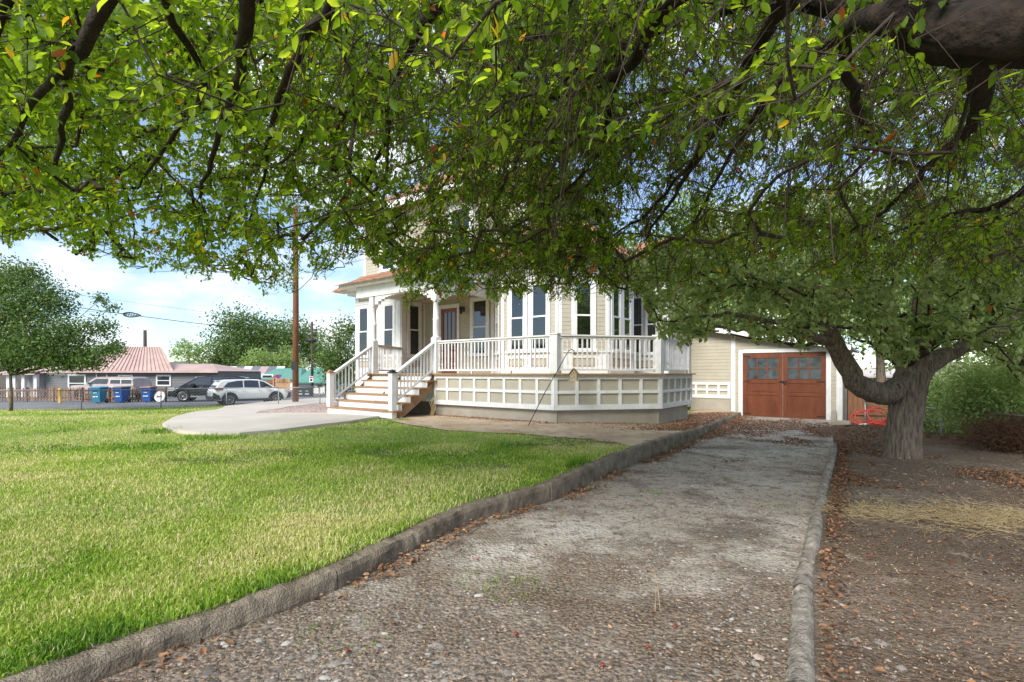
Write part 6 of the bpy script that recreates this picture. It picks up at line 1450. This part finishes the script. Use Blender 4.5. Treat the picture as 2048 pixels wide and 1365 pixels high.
pp = np.stack([q0.x+a[:, 0], q0.y+a[:, 1], right_z(q0.x+a[:, 0], q0.y+a[:, 1])+R.uniform(.005, .045, n)], 1); dd_ = norm(R.randn(n, 3)*np.array([1, 1, .25]))
tag(link('straw', sticks_mesh('straw', pp, pp+dd_*R.uniform(.04, .13, (n, 1)), np.full(n, .0018), np.full(n, .001), M['hay'], 3)), kind='stuff')
for a in ((800, 842, .3, 250, .08, .2, .7), (880, 858, .6, 300, .05, .7, 1), (960, 862, .5, 250, .05, .7, 1), (1040, 866, .6, 300, .05, .2, .9), (890, 838, .5, 150, .05, .85, 1), (1200, 862, .4, 40, .04, .3, .9)): patch('bed_weeds', *a, lawn_z)
for a in ((330, 864, .45, 420, .13, .0, .3), (410, 876, .4, 300, .11, .1, .4), (450, 878, .35, 260, .12, .1, .4)): patch('path_edge_grass', *a, lawn_z)
sw = P(1312, 1225, drive_z); tag(link('dry_stalks', blades('dry_stalks', sw.x+R.randn(9)*.012, sw.y+R.randn(9)*.012, np.full(9, sw.z), R.uniform(.06, .24, 9), R.uniform(.9, 1, 9), M['hay'], .35, .0012)), kind='stuff')
# ---------------------------------------------------------------- pebbles
ico = bmesh.new(); bmesh.ops.create_icosphere(ico, subdivisions=1, radius=1.); ico.free()
IV = np.array([(1, 0, 0), (.25, .95, 0), (-.8, .6, 0), (-.8, -.6, 0), (.3, -.95, 0), (.3, .1, .9), (-.3, 0, .85)]); IF = np.array([(0, 1, 5), (1, 6, 5), (1, 2, 6), (2, 3, 6), (3, 4, 6), (4, 5, 6), (4, 0, 5)])
def stones(name, x, y, z, s, tint, m, flat=.6):
    n = len(x); V = IV[None]*np.stack([s*R.uniform(.8, 1.5, n), s*R.uniform(.7, 1.1, n), s*flat*R.uniform(.7, 1.2, n)], 1)[:, None]*(1+.12*R.randn(n, len(IV), 1)); a = R.rand(n)*6.28; c, s_ = np.cos(a)[:, None], np.sin(a)[:, None]
    X = V[..., 0]*c-V[..., 1]*s_; Y = V[..., 0]*s_+V[..., 1]*c; v = np.stack([X+x[:, None], Y+y[:, None], V[..., 2]+z[:, None]], -1)
    f = IF[None]+np.arange(n)[:, None, None]*len(IV)
    return tag(link(name, fast_mesh(name, v.reshape(-1, 3), f.reshape(-1, 3), m, np.repeat(tint, len(IV)), True)), kind='stuff')
n = 20000; y = 1.5+9*R.rand(n)**1.7; x = kx(y)+.05+(rx(y)-kx(y)-.05)*R.rand(n); k = fbm(x, y, .9, 50) > .30+.25*R.rand(n)
x, y = x[k], y[k]; stones('drive_pebbles', x, y, drive_z(x, y)+wob(x*2.2, y*2.2, .008)+.001, np.clip(R.lognormal(-5.3, .62, len(x)), .0025, .026), np.clip(R.rand(len(x))**.9, 0, 1)*.97+.0, M['pebble'], .45)
n = 8000; y = 1.6+8*R.rand(n)**1.7; x = rx(y)+.14+R.rand(n)*(1.1*y-rx(y)+.6); k = fbm(x, y, .8, 60) > .42+.2*R.rand(n)
x, y = x[k], y[k]; stones('yard_pebbles', x, y, right_z(x, y)+wob(x*1.6, y*1.7, .012), np.clip(R.lognormal(-5.1, .55, len(x)), .003, .028), np.clip(R.rand(len(x)), 0, 1)*.95, M['pebble'], .5)
px_, py_ = [], []
mnx, mxx = RBP[:, 0].min(), RBP[:, 0].max(); mny, mxy = RBP[:, 1].min(), RBP[:, 1].max(); n = 9000
x = R.uniform(mnx, mxx, n); y = R.uniform(mny, mxy, n); k = inside(x, y, RBP); x, y = x[k][:4000], y[k][:4000]
stones('pink_stones', x, y, lawn_z(x, y)+.055, R.uniform(.015, .035, len(x)), R.rand(len(x)), M['pink'])
# gravel between house side and kerb
n = 3500; a = R.uniform(5.95, 8, n); b = R.uniform(3, 8.1, n); x = A0.x+.8*a+.6*b; y = A0.y-.6*a+.8*b; k = x < kx(y)-.25; x, y = x[k], y[k]
stones('pink_stones', x, y, lawn_z(x, y)+.025, R.uniform(.012, .03, len(x)), R.rand(len(x)), M['pink'])
# ---------------------------------------------------------------- fallen leaves
def litter(name, x, y, z, smin, smax, t0=0., t1=1., hump=.012):
    n = len(x); pos = np.stack([x, y, z+R.uniform(.002, hump, n)], 1); ax = norm(R.randn(n, 3)*np.array([1, 1, .35]))
    return tag(link(name, leaves_mesh(name, pos, ax, R.uniform(smin, smax, n), M['litter'], False, .5, R.uniform(t0, t1, n), flat=.9)), kind='stuff')
n = 3600; y = 2+15*R.rand(n)**.75; x = kx(y)+.02+np.abs(R.randn(n))*(.05+.012*y); k = (fbm(x*0+y, y, 1.3, 80) > .40) & (x < rx(y)); x, y = x[k], y[k]
litter('kerb_leaves', x, y, drive_z(x, y)+.01, .025, .06, .3, 1, .035)
n = 16000; y = 8+9*R.rand(n); x = kx(y)+(rx(y)-kx(y))*R.rand(n); k = fbm(x, y, .9, 90) > .62-.26*ss((y-8.5)/5)-.0+.12*R.rand(n); x, y = x[k], y[k]
litter('drive_leaves', x, y, drive_z(x, y)+.01, .025, .06, .05, .95)
n = 1500; y = 1.6+7*R.rand(n); x = kx(y)+(rx(y)-kx(y))*R.rand(n); litter('stray_leaves', x, y, drive_z(x, y)+.008, .008, .03, .2, 1)
n = 3200; y = 1.8+9*R.rand(n)**.7; x = rx(y)+.14+np.abs(R.randn(n))*.085; k = fbm(x*0, y, 1.7, 81) > .62-.45*ss((y-1.5)/5)*1.0-.1; x, y = x[k], y[k]; litter('kerb_leaves', x, y, right_z(x, y)+.01, .018, .045, .0, .8, .04)
n = 34000; y = 5.5+10*R.rand(n); x = rx(y)+.1+R.rand(n)*(1.08*y-rx(y)+.8); k = (fbm(x, y, .8, 100) > .58-.22*ss((y-6)/3)+.1*R.rand(n)); x, y = x[k], y[k]
litter('yard_leaves', x, y, mound(x, y)+.01, .025, .055, 0, .85)
def debris(name, x, y, z, s0, s1):
    n = len(x); pos = np.stack([x, y, z+R.uniform(.002, .010, n)], 1)
    return tag(link(name, leaves_mesh(name, pos, norm(R.randn(n, 3)*np.array([1, 1, .3])), R.uniform(s0, s1, n), M['litter'], None, .4, R.choice([.0, .1, .3, .6, 1., 1.], n), flat=.9)), kind='stuff')
n = 22000; y = 1.6+10*R.rand(n)**1.15; x = kx(y)+(rx(y)-kx(y))*R.rand(n); k = fbm(x, y, 1.1, 140) > .25+.3*R.rand(n); x, y = x[k], y[k]; debris('drive_debris', x, y, drive_z(x, y)+.006, .006, .022)
n = 20000; y = 1.6+9*R.rand(n)**1.1; x = rx(y)+.12+R.rand(n)*(1.08*y-rx(y)+.4); debris('yard_debris', x, y, right_z(x, y)+.012, .006, .022)
n = 1300; y = 1.7+5*R.rand(n); x = rx(y)+.14+R.rand(n)*(1.08*y-rx(y)); litter('stray_leaves', x, y, right_z(x, y)+.012, .01, .04, .0, .9)
n = 6000; y = 10.4+6*R.rand(n); x = kx(y)-.15-np.abs(R.randn(n))*.8; k = inside(x, y, BED); x, y = x[k], y[k]
litter('bed_leaves', x, y, lawn_z(x, y)+.03, .025, .055, .3, 1)
n = 900; t = R.rand(n); a = 0+t*5.8; b = np.where(a > 4, (a-4)*1.14, 0)-np.abs(R.randn(n))*.15; x = A0.x+.8*a+.6*b; y = A0.y-.6*a+.8*b
litter('bed_leaves', x, y, lawn_z(x, y)+.03, .025, .055, .3, 1)
# small windfall apples
ap = mat('windfall_apple', (.30, .03, .02), .4, .3, 9)
aps = [(695, 1305), (1032, 1272), (955, 1122), (1295, 1298), (1350, 1258), (1205, 1335), (1738, 1115), (1902, 1125), (1590, 990)]
for k, (a, b) in enumerate(aps):
    q = P(a, b, right_z if a > 1650 else drive_z)
    o = MB().lathe([(0, 0), (.006, .001), (.009, .006), (.0075, .012), (.002, .0135), (0, .012)], 10).build('crab_apple', ap, None, Matrix.Translation(q+Vector((0, 0, .004))))
    tag(o, ['tiny red crab apple on the drive, nearest to the bottom edge of the left kerb', 'tiny red crab apple in the middle of the drive, left of the dry stalks', 'tiny red crab apple on the drive close to the small weed tuft', 'tiny red crab apple just below the upright dry stalks',
            'tiny red crab apple on the drive right of the dry stalks', 'tiny red crab apple on the drive, closest to the camera', 'tiny red crab apple on bare soil right of the rough kerb', 'tiny red crab apple on bare soil below the dry straw tuft', 'tiny red crab apple on the drive against the rough right kerb'][k], 'apple', 'windfall crab apples on the ground')

if False:
    pass
